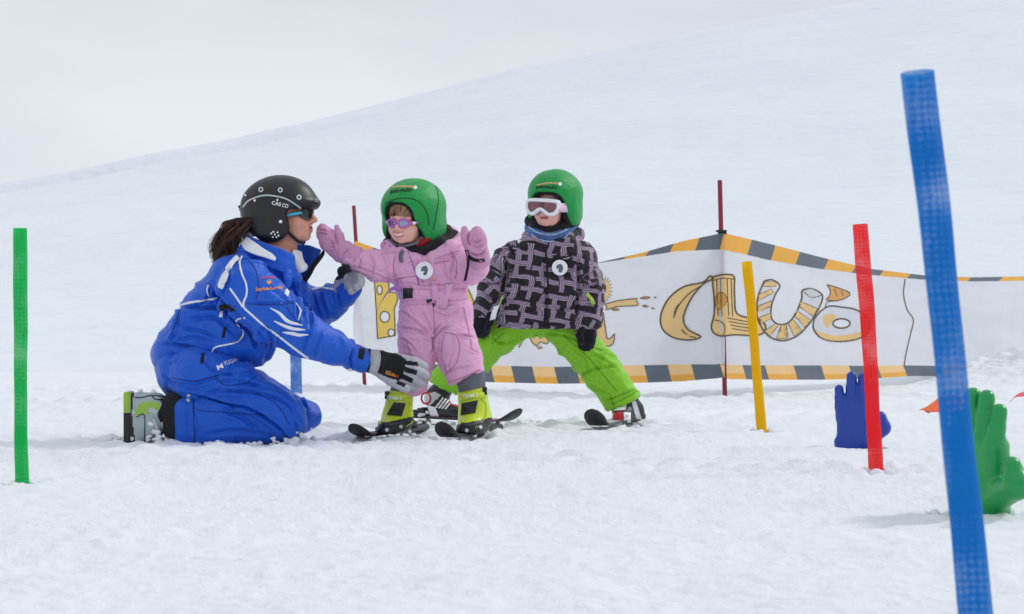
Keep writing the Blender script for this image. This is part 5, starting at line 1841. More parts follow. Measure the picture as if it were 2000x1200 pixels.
# --- ski boots, toes dug in, soles turned to the left
for dy, nm in ((-.13, 0), (.15, 1)):
    f = Field(D, 0.012)
    f.pbox(288, 806, dy, 34, 38, 26, 16)
    f.limb((282, 800, dy, 32), (308, 800, dy, 30), flat=0.85)
    f.limb((276, 850, dy, 20), (292, 838, dy, 28), flat=1.15)
    f.pbox(262, 818, dy, 15, 51, 26, 8, k=0.008)
    f.pbox(252, 818, dy, 6, 53, 29, 3, k=0.002)
    f.cut((0, 0, at(0, 871, D).z), (0, 0, -1), 0.003)
    V, Q = f.mesh(0.0042, 1)
    P = pix(V)[Q].mean(1)
    mi = np.zeros(len(Q), int)
    mi[P[:, 0] < 262 - 4 * np.sin((P[:, 1] - 765) / 26)] = 2
    gr = within(P, [(268, 794), (276, 786), (300, 784), (313, 788), (312, 800), (300, 806), (280, 810), (268, 812), (262, 816)]) | ((P[:, 0] < 256) & (P[:, 1] < 806))
    mi[gr] = 1
    mi[within(P, [(285, 800), (296, 796), (310, 804), (300, 812)])] = 0
    mi[within(P, [(312, 782), (330, 772), (330, 800), (322, 798)])] = 3
    bo = mk('ski_boot', V, Q, [MT['boot_grey'], MT['boot_green'], MT['black_plastic'], MT['dark_plastic']], IN, True, mi)
    BS = Skin(V, Q)
    if dy < 0:
        stroke('shell_edge', BS, [(262, 776), (276, 777), (296, 773), (322, 776)], 2.0, MT['dark_plastic'], bo)
        stroke('shell_edge', BS, [(296, 772), (303, 780), (316, 780), (328, 773)], 2.0, MT['black_plastic'], bo)
        stroke('shell_edge', BS, [(266, 815), (282, 812), (282, 866)], 1.8, MT['dark_plastic'], bo)
        stroke('buckle', BS, [(300, 818), (306, 840), (310, 862)], 5, MT['silver'], bo, 0.008)
        stroke('buckle', BS, [(316, 824), (318, 842), (322, 858)], 4, MT['silver'], bo, 0.008)
        decal('bolt', BS, ring_loop(258, 857, 4), MT['silver'], bo, off=0.003)
        lettering('lettering', BS, 'GTX', 299, 803, 14, 7, 25, MT['white_plastic'], bo)
        snow_clumps('clinging_snow', [(296, 830, dy - .055, 9), (302, 845, dy - .06, 10), (310, 858, dy - .06, 11), (290, 856, dy - .06, 9), (322, 862, dy - .05, 10), (272, 766, dy - .02, 7), (300, 766, dy - .02, 6), (254, 766, dy - .03, 4), (262, 806, dy - .05, 3), (340, 864, dy - .06, 10), (350, 868, dy - .07, 8)], D, bo, 5)
    f = Field(D, 0.01)
    f.pbox(342, 812, dy, 20, 45, 36, 16)
    f.limb((318, 806, dy, 30), (338, 806, dy, 33), flat=0.9)
    V, Q = f.mesh(0.005, 1)
    V = crumple(V, Q, [(np.array(at(320, 812, D + dy)), np.array(at(362, 812, D + dy)), 1, 1.2)], 0.003, 16, 79)
    mk('gaiter', V, Q, MT['black_cloth'], IN)

bs = MT['blue_seam']
for pts in ([(486, 508), (500, 530), (505, 560), (500, 585)], [(484, 594), (520, 596), (556, 594), (578, 593)], [(560, 600), (572, 618), (580, 628)],
            [(352, 600), (345, 625), (334, 655)], [(335, 668), (380, 680), (412, 690)], [(690, 680), (684, 700), (686, 718)], [(606, 600), (612, 622), (606, 640)]):
    stroke('seam', JS, pts, 1.5, bs, jk, 0.0012)
for pts in ([(378, 778), (384, 800), (440, 806), (520, 812)], [(377, 778), (378, 820), (380, 862)], [(332, 738), (380, 744), (430, 732)], [(420, 738), (440, 752), (480, 748), (500, 735)], [(500, 768), (540, 790), (566, 830)]):
    stroke('seam', TS, pts, 1.4, bs, tr, 0.0012)
# ------------------------------------------------------------------ child in pink
D = 7.8
PK = empty('person', at(840, 862, D))
tag(PK, 'small smiling child in pink one-piece snowsuit and green helmet with raised arms', 'person')
PS = 0.83
PM = head_matrix(797, 434, D - 0.03, -27, 6, 3)
f = Field(D, 0.02)
add_head(f, PM, PS, 0.80, 1.12, True, True)
f.k = 0.025
f.chain((815, 490, 0, 24), (838, 530, 0, 36), (840, 600, 0, 36))
f.chain((790, 515, 0, 26), (735, 517, -.05, 18), (690, 506, -.08, 13), (668, 490, -.09, 12))
f.chain((880, 512, 0, 26), (925, 522, -.06, 18), (935, 512, -.16, 13), (932, 490, -.2, 12))
f.chain((815, 630, 0, 28), (812, 690, -.01, 20), (800, 738, -.0, 12))
f.chain((880, 630, 0, 28), (902, 690, -.02, 20), (916, 728, -.02, 12))
V, Q = f.mesh(0.0034, 2)
mi = face_regions(V, Q, PM, PS, 0.80, True)
mk('body', V, Q, [MT['skin_child'], MT['lip_child'], MT['teeth']], PK, True, mi)

# --- snowsuit
f = Field(D, 0.02)
f.limb((800, 522, 0, 41), (876, 520, 0, 41), flat=0.95)
f.limb((808, 560, 0, 37), (876, 560, 0, 37), flat=1.05)
f.limb((818, 612, 0, 41), (882, 612, 0, 43), flat=1.0)
f.chain((786, 516, 0, 37), (738, 520, -.05, 30), (686, 505, -.08, 21), k=0.018)
f.chain((884, 514, 0, 38), (920, 526, -.06, 30), (935, 521, -.15, 22), k=0.014)
f.chain((818, 640, 0, 42), (814, 700, -.01, 36), (806, 744, -.02, 33), k=0.014)
f.cutpx((750, 764), (846, 754)) if False else None
f.chain((880, 645, 0, 44), (898, 700, -.02, 43), (913, 742, -.03, 37), k=0.012)
# hood rolled flat round the collar
f.chain((756, 480, .02, 12), (785, 496, -.055, 14), (815, 506, -.07, 11), k=0.012)
f.chain((845, 502, -.07, 12), (880, 488, -.05, 17), (902, 474, .02, 16), (880, 462, .09, 18), k=0.012)
f.cut(np.array(at(905, 744, D)), Vector((-0.22, 0, -0.97)).normalized() if False else Vector((0.40, -0.1, -0.91)), 0.006)
V, Q = f.mesh(0.0042, 2)
sg = lambda *p: [np.array(at(x, y, D + dy)) for x, y, dy in p]
A = sg((786, 516, 0), (738, 518, -.05), (686, 505, -.08), (884, 514, 0), (936, 522, -.15), (818, 640, 0), (806, 744, -.02), (880, 645, 0), (913, 742, -.03), (838, 500, 0), (845, 600, 0))
V = crumple(V, Q, [(A[0], A[1], 1, 1.2), (A[1], A[2], 1, 1.4), (A[3], A[4], 1, 1.2), (A[5], A[6], 0.9, 1.1), (A[7], A[8], 0.9, 1.1), (A[9], A[10], 0.7, 1.2)], 0.0068, 18, 25)
zz = lambda L_: [(690 + x / 7.407, 540 + y / 7.407) for x, y in L_]
V = folds(V, Q, [
    (zz([(640, 470), (760, 550), (880, 640), (1000, 740), (1150, 880)]), 2.6, 3.2),
    (zz([(640, 740), (820, 760), (960, 800), (1080, 870), (1150, 900)]), 2.6, 3.6),
    (zz([(650, 880), (780, 950), (860, 1030), (900, 1100)]), 2.4, 2.6),
    (zz([(980, 460), (1030, 570), (1090, 690), (1130, 790)]), 2.2, 2.4),
    (zz([(1260, 690), (1200, 770), (1140, 860)]), 2.4, 2.8),
    (zz([(1450, 720), (1330, 740), (1230, 820), (1160, 910)]), 2.6, 3.2),
    (zz([(1150, 880), (1155, 1000), (1150, 1111)]), 3.0, 5),
    (zz([(1050, 430), (1200, 520), (1330, 580), (1450, 540), (1560, 440)]), 2.4, 2.6),
    (zz([(1480, 840), (1580, 850), (1680, 860)]), 1.8, 2.0), (zz([(1400, 800), (1460, 900), (1440, 1030)]), 2.0, 1.5),
    (zz([(860, 340), (930, 440), (980, 560)]), 2, 1.5), (zz([(760, 330), (800, 450), (900, 600)]), 2, 1.5),
    ([(786, 690), (810, 700), (838, 730)], 2.6, 2.6), ([(784, 720), (812, 730), (836, 745)], 2.4, 2.2),
    ([(862, 740), (885, 722), (930, 715)], 2.4, 2), ([(880, 752), (905, 742), (940, 722)], 1.8, 2.2),
    ([(905, 655), (930, 660)], 2, 2), ([(888, 680), (876, 710), (882, 735)], 2.2, 1.6), ([(915, 680), (935, 690)], 2, 2),
    ([(812, 500), (822, 540), (832, 568)], 1.8, 2.4), ([(770, 500), (772, 530), (776, 560)], 2, 1.2), ([(700, 497), (706, 515), (700, 528)], 2, 1.6),
    ([(720, 492), (730, 515), (724, 538)], 2.2, 2), ([(745, 490), (756, 520), (760, 552)], 2.2, 2), ([(690, 520), (730, 535), (770, 552)], 2.4, 2),
    ([(878, 484), (886, 510), (880, 540), (894, 566)], 2.4, 3), ([(890, 490), (900, 480), (910, 478)], 2, 2), ([(885, 520), (898, 545), (908, 555)], 2.2, 2.4),
    ([(866, 505), (872, 540), (888, 560)], 2.2, 2), ([(776, 556), (800, 553), (830, 558), (870, 556), (905, 552)], 2.0, 2.6),
    ([(778, 596), (830, 594), (905, 596)], 2, 2.0), ([(842, 560), (846, 545), (858, 535)], 2, 1.5),
    ([(735, 500), (765, 493), (800, 497)], 2, 2.2), ([(845, 508), (870, 500), (895, 492)], 2, 2.4), ([(760, 490), (775, 488), (790, 494)], 1.6, 1.2),
], D)
su = mk('snowsuit', V, Q, MT['pink'], PK)
SS = Skin(V, Q)
belt = stroke('belt', SS, [(772, 577), (800, 576), (835, 577), (870, 577), (911, 575)], 22, MT['pink'], su, 0.006)
stroke('belt_buckle', SS, [(790, 573), (798, 573), (807, 573)], 20, MT['black_plastic'], su, 0.011, step=2)
stroke('belt_edge', SS, [(784, 563), (785, 583)], 3, MT['grey_leather'], su, 0.010)
stroke('belt_loop', SS, [(848, 553), (850, 575), (852, 590)], 15, MT['pink'], su, 0.013)
stroke('belt_loop', SS, [(878, 556), (874, 572), (872, 588)], 12, MT['pink'], su, 0.011)
strap3d('belt_tail', px3(D, (784, 566, -.088), (770, 563, -.10), (757, 571, -.10), (746, 588, -.10), (734, 612, -.10)), 0.020, MT['purple_strap'], su, 0.002, (0.35, 0, 0.93))
decal('pouch', SS, [(852, 574), (870, 574), (876, 592), (872, 602), (860, 602), (852, 590)], MT['pink'], su, off=0.012)
stroke('waist_slot', SS, [(833, 589), (842, 587), (851, 586)], 5, MT['black_plastic'], su, 0.007)
stroke('waist_slot', SS, [(876, 580), (884, 579), (891, 577)], 4.5, MT['black_plastic'], su, 0.007)
stroke('zip_cord', SS, [(846, 592), (847, 600)], 3, MT['black_cloth'], su, 0.006)
stroke('zip_pull', SS, [(787, 490), (783, 500), (784, 513)], 7, MT['dark_grey_cloth'], su, 0.006)
stroke('zip', SS, [(797, 492), (802, 506), (812, 535), (818, 556)], 1.8, MT['purple_strap'], su, 0.003)
for x, y in ((798, 500), (801, 507), (804, 514)):
    decal('snap', SS, ring_loop(x, y, 1.8, n=10), MT['silver'], su, off=0.004, step=2)
for x, y in ((762, 481), (752, 476), (870, 479), (842, 489)):
    decal('snap', SS, ring_loop(x, y, 1.8, n=10), MT['purple_strap'], su, off=0.003, step=2)
bd, BDS = disc('badge', SS, 829, 529, 17.5, D, MT['white_plastic'], su)
decal('badge_print', BDS, [(824, 522), (832, 519), (836, 527), (832, 538), (826, 536), (829, 530), (822, 530)], MT['dark_grey_cloth'], bd, off=0.001, step=3)
for k_ in range(9):
    a_ = math.radians(200 + k_ * 17.5)
    decal('badge_print', BDS, ring_loop(829 + 13.5 * math.cos(a_), 529 + 13.5 * math.sin(a_), 1.1, 1.1, 8), MT['silver'], bd, off=0.001, step=2)
stroke('knee_seam', SS, [(868, 650), (890, 655), (898, 680), (890, 712), (872, 728)], 1.4, MT['pink_seam'], su, 0.001)
stroke('hem_seam', SS, [(872, 748), (905, 737), (938, 722)], 1.4, MT['pink_seam'], su, 0.001)
ps = MT['pink_seam']
for pts in ([(772, 500), (768, 520), (772, 550)], [(884, 492), (892, 515), (890, 545)], [(776, 545), (800, 541), (812, 540)], [(776, 545), (778, 556)], [(848, 515), (878, 510)], [(800, 500), (812, 530), (820, 556)],
            [(846, 596), (848, 630), (850, 665)], [(792, 660), (800, 690), (798, 725)], [(905, 600), (914, 640), (922, 680)], [(868, 655), (862, 690), (872, 728)], [(788, 735), (812, 742), (838, 738)], [(700, 496), (704, 510), (700, 524)]):
    stroke('seam', SS, pts, 1.3, ps, su, 0.001)
# dark fleece collar, red jersey, straps
f = Field(D, 0.012)
f.chain((758, 474, .03, 9), (782, 484, -.05, 9), (806, 490, -.065, 8), (830, 490, -.06, 10), (860, 478, -.04, 13), (884, 462, .03, 13), (868, 452, .09, 14), (800, 455, .09, 16), (758, 474, .03, 9))
V, Q = f.mesh(0.0045, 2)
V = crumple(V, Q, [(np.array(at(760, 480, D)), np.array(at(890, 470, D)), 1, 1.6)], 0.0025, 22, 31)
mk('inner_collar', V, Q, MT['black_cloth'], PK)
f = Field(D, 0.01)
f.chain((812, 480, -.055, 6), (822, 474, -.06, 7), (838, 466, -.048, 7))
V, Q = f.mesh(0.004, 2)
mk('jersey_collar', V, Q, MT['red_collar'], PK)

# --- helmet
KM = head_matrix(801, 432, D, -27, 6, 4)
khl, KS = kids_helmet(KM, PK, 0.078, 0.0, 'green_cover', 0.064)
def helmet_print(KS, khl, x0, y0, sc_, ang):
    stroke('print_line', KS, [(x0 - 22 * sc_, y0 - 3 * sc_ - math.tan(math.radians(ang)) * -22), (x0, y0 - 6 * sc_), (x0 + 22 * sc_, y0 - 5 * sc_)], 3.0, MT['tan_print'], khl, 0.002)
    lettering('lettering', KS, 'pinguin', x0 - 3 * sc_, y0 + 2.5, 42 * sc_, 10 * sc_, ang, MT['black_print'], khl, 0.002, bold=True, shear=0.2)
    decal('print_mark', KS, ring_loop(x0 + 25 * sc_, y0 - 4, 3.6), MT['white_trim'], khl, off=0.002, step=2)
    decal('print_mark', KS, ring_loop(x0 + 18 * sc_, y0 - 6, 3.0, 2.2), MT['red_thread'], khl, off=0.002, step=2)
helmet_print(KS, khl, 786, 371, 1.0, -5)
stroke('seam', KS, [(848, 352), (856, 385), (852, 420), (846, 450)], 1.5, MT['black_print'], khl, 0.0005)
stroke('seam', KS, [(752, 398), (780, 388), (812, 391), (832, 412), (838, 440)], 1.6, MT['black_print'], khl, 0.0005)
mch = MB()
for sx in (-1, 1):
    mch.tube([PM @ Vector((0.070 * sx, -0.0, -0.05)), PM @ Vector((0.056 * sx, -0.030, -0.078)), PM @ Vector((0.028 * sx, -0.05, -0.088)), PM @ Vector((0, -0.056, -0.090))], 0.006, 8)
mch.build('chin_strap', MT['dark_grey_cloth'], khl)

# --- oval sunglasses
m = MB()
sf = lambda x, z: -0.087 + 5.5 * x * x
for sx in (-1, 1):
    lp = [(5 * sx, 2), (12 * sx, 11), (26 * sx, 14), (42 * sx, 9), (48 * sx, 0), (40 * sx, -11), (26 * sx, -15), (12 * sx, -11)]
    if sx < 0: lp = lp[::-1]
    A_, fa = curved_panel(PM, lp, sf, 0.003)
    m.add(A_, fa, 0)
    loop_tube(m, PM, lp, sf, 0.0038, 10, 1)
    m.tube([PM @ Vector((0.046 * sx, -0.075, 0)), PM @ Vector((0.060 * sx, -0.055, 0.001)), PM @ Vector((0.068 * sx, -0.02, 0.002))], [0.006, 0.005, 0.004], 8, 1)
    m.tube([PM @ Vector((0.056 * sx, -0.064, 0.001)), PM @ Vector((0.063 * sx, -0.052, 0.001))], 0.0062, 8, 2)
m.tube([PM @ Vector((x, sf(x, 0) - 0.001, 0.003)) for x in (-0.006, 0, 0.006)], 0.0042, 8, 1)
m.build('sunglasses', [MT['lens_mirror'], MT['purple_frame'], MT['white_plastic']], PK)
# --- fringe
rh = random.Random(5)
m = MB()
for i in range(95):
    x0 = rh.uniform(-0.058, 0.060)
    z0 = 0.080 + rh.uniform(-0.008, 0.006)
    ln = rh.uniform(0.032, 0.062) * (0.75 + 5 * abs(x0))
    sw = rh.uniform(-0.012, 0.012) + 0.010 * math.sin(x0 * 90)
    pts = []
    for k in range(7):
        t_ = k / 6
        x = x0 + sw * t_ * t_
        z = z0 - ln * t_
        y = -math.sqrt(max(0.0001, 1 - (x / 0.082) ** 2 - ((z - 0.03) / 0.13) ** 2)) * 0.098 + 0.018 - 0.004 * t_
        pts.append(PM @ (Vector((x, y, z)) * 0.95))
    m.tube(pts, [0.0017 * (1 - 0.7 * t_ / 6) for t_ in range(7)], 4, 0 if rh.random() < 0.8 else 1, cap=False)
m.build('fringe', [MT['hair_light'], MT['hair_dark']], PK, True, False)

# --- mittens
f = Field(D, 0.010)
f.limb((682, 502, -.085, 20), (668, 494, -.09, 19), flat=0.9)
f.limb((664, 490, -.09, 20), (646, 474, -.10, 21), flat=0.62)
f.chain((646, 474, -.10, 20), (632, 456, -.105, 15), (628, 447, -.105, 9), k=0.008)
f.limb((640, 458, -.105, 14), (630, 446, -.11, 9), flat=0.7, k=0.006)
f.chain((666, 482, -.10, 11), (663, 464, -.105, 9.5), (658, 444, -.11, 5), k=0.006)
f.limb((676, 488, -.09, 18), (690, 500, -.085, 22), flat=0.9, k=0.004)
V, Q = f.mesh(0.0036, 2)
V = crumple(V, Q, [(np.array(at(680, 500, D - .09)), np.array(at(628, 446, D - .1)), 1, 1.5)], 0.0034, 22, 41)
V = folds(V, Q, [([(622, 450), (630, 449), (638, 452)], 1.6, 4), ([(620, 457), (632, 456), (640, 459)], 1.6, 4), ([(660, 478), (656, 466), (654, 456)], 2, 3.5), ([(646, 494), (652, 486), (648, 470)], 2, 2.5), ([(655, 478), (648, 474), (640, 462)], 2, 2), ([(642, 480), (650, 485), (658, 482)], 1.8, 2.2), ([(668, 500), (676, 492), (684, 484)], 1.8, 2)], D)
mt_ = mk('mitten', V, Q, MT['pink_leather'], PK)
f = Field(D, 0.008)
f.limb((684, 500, -.082, 19.5), (692, 506, -.08, 20.5), flat=0.95)
f.limb((673, 520, -.105, 6), (668, 540, -.10, 5))
V, Q = f.mesh(0.004, 2)
mk('wrist_cuff', V, Q, MT['black_cloth'], PK)
f = Field(D, 0.010)
f.limb((934, 506, -.19, 23), (932, 492, -.21, 22), flat=0.85)
f.limb((932, 488, -.215, 20), (931, 466, -.215, 19), flat=0.62)
f.limb((931, 466, -.215, 18.5), (932, 452, -.21, 10), flat=0.7, k=0.008)
f.chain((918, 486, -.22, 11), (910, 468, -.215, 9.5), (907, 448, -.205, 6), k=0.006)
V, Q = f.mesh(0.0036, 2)
V = crumple(V, Q, [(np.array(at(934, 510, D - .2)), np.array(at(932, 446, D - .21)), 1, 1.5)], 0.0034, 22, 43)
V = folds(V, Q, [([(916, 490), (924, 497), (940, 498), (948, 488)], 1.8, 4), ([(918, 480), (914, 468), (916, 456)], 1.8, 4), ([(922, 470), (932, 473), (942, 468)], 1.6, 2.2), ([(924, 480), (934, 484), (944, 478)], 1.6, 2.2), ([(914, 484), (918, 500), (932, 508), (948, 504)], 1.8, 1.8)], D)
m2 = mk('mitten', V, Q, MT['pink_leather'], PK)
MS2 = Skin(V, Q)
stroke('wrist_strap', MS2, [(911, 488), (915, 500), (924, 507), (936, 510), (946, 508)], 4.5, MT['black_cloth'], m2, 0.003)
strap3d('strap_tail', px3(D, (915, 504, -.235), (914, 520, -.24), (911, 536, -.24), (908, 549, -.24)), 0.011, MT['black_cloth'], m2, 0.004, (1, 0, 0.1))

# --- ski boots
def lime_boot(top, ank, toe, nm, panel, text, bk, seed):
    f = Field(D, 0.014)
    f.limb((top[0], top[1], 0, top[2]), (ank[0], ank[1], 0, ank[2]), flat=1.05)
    f.limb((ank[0], ank[1], 0, ank[2]), (toe[0], toe[1], -.085, toe[2]), k=0.02)
    f.limb((toe[0] + (ank[0] - toe[0]) * .2, toe[1] + 1, -.06, toe[2]), (ank[0] + 2, toe[1] - 2, .06, toe[2]), k=0.02)
    f.cut(np.array(at(top[0], top[1] - 2, D)), Vector((top[3], 0, 1)), 0.004)
    f.cut((0, 0, 0.035), (0, 0, -1), 0.003)
    V, Q = f.mesh(0.0038, 2)
    P = pix(V)[Q].mean(1)
    mi = np.zeros(len(Q), int)
    low = toe[1] - 21 - 0.22 * (P[:, 0] - toe[0])
    mi[P[:, 1] > low] = 1
    o = mk('ski_boot', V, Q, [MT['lime_boot'], MT['black_plastic']], PK, True, mi)
    BS = Skin(V, Q)
    decal('tongue_panel', BS, panel, MT['black_plastic'], o, off=0.004, smooth=False)
    stroke('cuff_band', BS, [(top[0] - top[2] + 4, top[1] + 7 + bk[2]), (top[0], top[1] + 9), (top[0] + top[2] - 4, top[1] + 6 - bk[2])], 12, MT['lime_boot'], o, 0.006)
    lettering('lettering', BS, 'TEAM 3', *text, MT['white_plastic'], o, 0.010)
    stroke('toe_buckle', BS, [(toe[0] - 14, toe[1] - 17), (toe[0] + 4, toe[1] - 15), (toe[0] + 22, toe[1] - 20)], 5, MT['dark_plastic'], o, 0.005)
    stroke('shell_edge', BS, [(panel[0][0] - 4, panel[0][1] - 4), (panel[1][0], panel[1][1] - 5)], 2, MT['boot_green'], o, 0.002)
    m = MB()
    for q in (0, 1):
        c = at(bk[0], bk[1] + q * 8, D - .03)
        m.box(c, (0.009, 0.016, 0.0075), None, 0.004)
    m.build('buckle', MT['black_plastic'], o)
    bx, by = toe[0] - 4, toe[1] - 5
    for dx, dy_ in ((0, 0), (26, -6)):
        decal('bolt', BS, ring_loop(bx + dx, by + dy_, 3.4, n=12), MT['silver'], o, off=0.003, step=2)
    stroke('shell_edge', BS, [(panel[1][0] + 6, panel[1][1] - 2), (panel[1][0] + 16, panel[1][1] + 8), (panel[1][0] + 14, panel[1][1] + 34), (panel[2][0] + 8, panel[2][1] + 20)], 1.4, MT['boot_green'], o)
    sm = MB()
    # rubber soles standing on the binding
    a = at(toe[0], toe[1], D - .075); b = at(ank[0], toe[1], D + .055)
    dd = (Vector((b.x - a.x, b.y - a.y, 0))).normalized(); s_ = Vector((dd.y, -dd.x, 0))
    Rb = Matrix((tuple(s_), tuple(dd), (0, 0, 1))).transposed()
    c = (a + b) / 2; c.z = 0.034
    sm.box(c, (0.032, (b - a).length / 2 + 0.02, 0.008), Rb, 0.004)
    sm.build('sole', MT['black_plastic'], o)
    snow_clumps('clinging_snow', [(toe[0] + 10, toe[1] + 6, -.11, 5), (ank[0] + 22, toe[1] - 2, -.02, 6)], D, o, seed)
    return o
lime_boot((782, 766, 26, 0.05), (776, 818, 29), (760, 845, 25), 0, [(770, 786), (792, 788), (784, 814), (756, 812)], (771, 778, 25, 7, 4), (756, 768, 2), 21)
lime_boot((922, 763, 29, -0.22), (928, 818, 31), (916, 846, 26), 1, [(903, 788), (933, 782), (928, 808), (901, 812)], (919, 773, 26, 7, -7), (947, 760, -3), 22)
f = Field(D, 0.01)
f.limb((918, 730, -.01, 30), (923, 768, 0, 26))
f.limb((798, 735, -.005, 24), (783, 768, 0, 22))
V, Q = f.mesh(0.005, 2)
cc_ = V[:, 0] > at(850, 0, D).x
for side in (True, False):
    keep = np.where(cc_ == side)[0]
    re_ = -np.ones(len(V), int); re_[keep] = np.arange(len(keep))
    q_ = Q[(cc_[Q] == side).all(1)]
    mk('sock', V[keep], re_[q_], MT['dark_grey_cloth'], PK)
# --- her skis
bp = gpt(928, 857); tpx = gpt(862, 869)
ski(tpx, (bp[0] - 0.0, bp[1] + 0.06), 0.34, 0.085, ['black_plastic', 'dark_plastic', 'black_plastic'], 'short black ski under the pink child\'s boot beside the lime boot with a tilted cuff', 0, 0.062, 0.16)
bp = gpt(774, 855); tpx = gpt(690, 866)
ski(tpx, (bp[0], bp[1] + 0.02), 0.30, 0.085, ['black_plastic', 'dark_plastic', 'black_plastic'], 'short black ski under the pink child\'s boot held by the woman\'s glove', 0, 0.050, 0.15)
# ------------------------------------------------------------------ child in plaid jacket
D = 9.0
PL = empty('person', at(1050, 835, D))
tag(PL, 'child in plaid jacket and lime trousers with white goggles standing legs apart', 'person')
LS = 0.84
LM = head_matrix(1074, 407, D - 0.03, -20, 2, 2)
f = Field(D, 0.02)
add_head(f, LM, LS, 0.80, 1.08, False, True)
f.k = 0.025
f.chain((1078, 460, 0, 20), (1075, 510, 0, 34), (1056, 600, 0, 36), (1052, 622, 0, 22))
f.chain((1005, 505, -.01, 22), (965, 555, -.05, 16), (947, 602, -.07, 12), (940, 625, -.07, 10))
f.chain((1130, 505, -.01, 22), (1156, 570, -.05, 16), (1150, 625, -.07, 12), (1146, 650, -.07, 10))
f.chain((1010, 640, 0, 24), (926, 697, 0, 18), (880, 738, .02, 12))
f.chain((1095, 640, 0, 24), (1165, 712, 0, 20), (1208, 768, 0, 12))
V, Q = f.mesh(0.0038, 2)
mi = face_regions(V, Q, LM, LS, 0.80, False)
mk('body', V, Q, [MT['skin_child'], MT['lip_child'], MT['mouth']], PL, True, mi)

# --- trousers
f = Field(D, 0.02)
f.limb((1005, 624, 0, 34), (1100, 624, 0, 34), flat=1.1)
f.chain((1000, 640, 0, 33), (926, 697, -.0, 37), (872, 746, .02, 33), k=0.012)
f.chain((1097, 640, 0, 35), (1165, 712, -.01, 40), (1214, 780, -.01, 36), k=0.012)
f.cut(np.array(at(1219, 787, D)), Vector((0.40, -0.12, -0.80)), 0.006) if False else None
V, Q = f.mesh(0.0046, 2)
# open cuffs: trim each leg with its own plane
def trim(V, Q, p, n, sel):
    """flatten everything of the selected side beyond a plane onto it"""
    p = np.array(p); n = np.array(Vector(n).normalized())
    d = (V - p) @ n
    m = (d > 0) & sel(V)
    V = V.copy(); V[m] -= d[m][:, None] * n
    return V
V = trim(V, Q, at(1219, 788, D), (0.42, 0, -0.90), lambda v: v[:, 0] > at(1120, 0, D).x)
V = trim(V, Q, at(862, 757, D), (-0.50, 0, -0.86), lambda v: v[:, 0] < at(960, 0, D).x)
sg = lambda *p: [np.array(at(x, y, D + dy)) for x, y, dy in p]
A = sg((1004, 655, 0), (872, 748, .02), (1098, 656, 0), (1214, 780, -.01))
V = crumple(V, Q, [(A[0], A[1], 1, 1.0), (A[2], A[3], 1, 1.0)], 0.0085, 14, 65)
V = folds(V, Q, [
    ([(1052, 648), (1075, 668), (1105, 700), (1130, 730)], 3, 3), ([(1060, 650), (1100, 655), (1150, 672)], 3, 2.4), ([(1030, 652), (1000, 668), (960, 672)], 3, 3),
    ([(958, 650), (966, 665), (985, 672)], 3, 3), ([(1125, 740), (1160, 722), (1205, 715)], 3.5, 3.5), ([(1180, 786), (1205, 775), (1246, 760)], 2.5, 3),
    ([(1150, 690), (1175, 700), (1200, 720)], 3, 2.5), ([(1140, 745), (1165, 760), (1190, 772)], 3, 2), ([(1110, 672), (1140, 700), (1150, 730)], 3.5, 2.5),
    ([(925, 690), (940, 720), (955, 735)], 3, 3), ([(905, 700), (915, 735), (900, 760)], 3, 2.5), ([(845, 748), (868, 762), (892, 768)], 2.5, 2.5),
    ([(1190, 770), (1196, 785), (1200, 798)], 2.2, 2.5), ([(1046, 652), (1050, 664)], 3, 4),
], D)
tr = mk('trousers', V, Q, MT['lime'], PL)
LTS = Skin(V, Q)
for pts in ([(1100, 655), (1150, 700), (1205, 765)], [(1192, 790), (1222, 778), (1244, 764)], [(1130, 660), (1152, 676), (1176, 684)], [(985, 650), (960, 672)]):
    stroke('seam', LTS, pts, 1.4, MT['lime_seam'], tr, 0.001)
# --- jacket
f = Field(D, 0.025)
f.limb((1050, 478, .01, 32), (1096, 474, .01, 32), flat=1.1)
f.limb((1018, 512, 0, 44), (1118, 510, 0, 42), flat=1.05)
f.limb((1014, 570, 0, 50), (1112, 570, 0, 50), flat=1.15)
f.limb((1014, 625, 0, 50), (1080, 627, 0, 50), flat=1.2)
f.limb((1080, 627, 0, 50), (1110, 625, 0, 50), flat=1.2)
f.cutpx((940, 640), (1170, 645), k=0.004)
f.chain((1000, 512, -.01, 38), (968, 560, -.05, 32), (946, 606, -.08, 23), k=0.014)
f.chain((1128, 508, -.01, 38), (1152, 566, -.05, 31), (1152, 622, -.08, 25), k=0.014)
f.chain((1034, 462, .04, 15), (1050, 474, -.05, 13), (1078, 484, -.075, 12), (1108, 474, -.06, 14), (1126, 458, .03, 14), (1080, 455, .08, 14), k=0.01)
V, Q = f.mesh(0.0046, 2)
A = sg((1000, 512, -.01), (968, 560, -.05), (946, 606, -.08), (1128, 508, -.01), (1152, 566, -.05), (1152, 622, -.08), (1070, 480, 0), (1060, 640, 0))
V = crumple(V, Q, [(A[0], A[1], 1, 1.2), (A[1], A[2], 1.2, 1.3), (A[3], A[4], 1, 1.2), (A[4], A[5], 1.2, 1.3), (A[6], A[7], 0.8, 0.9)], 0.0085, 15, 85)
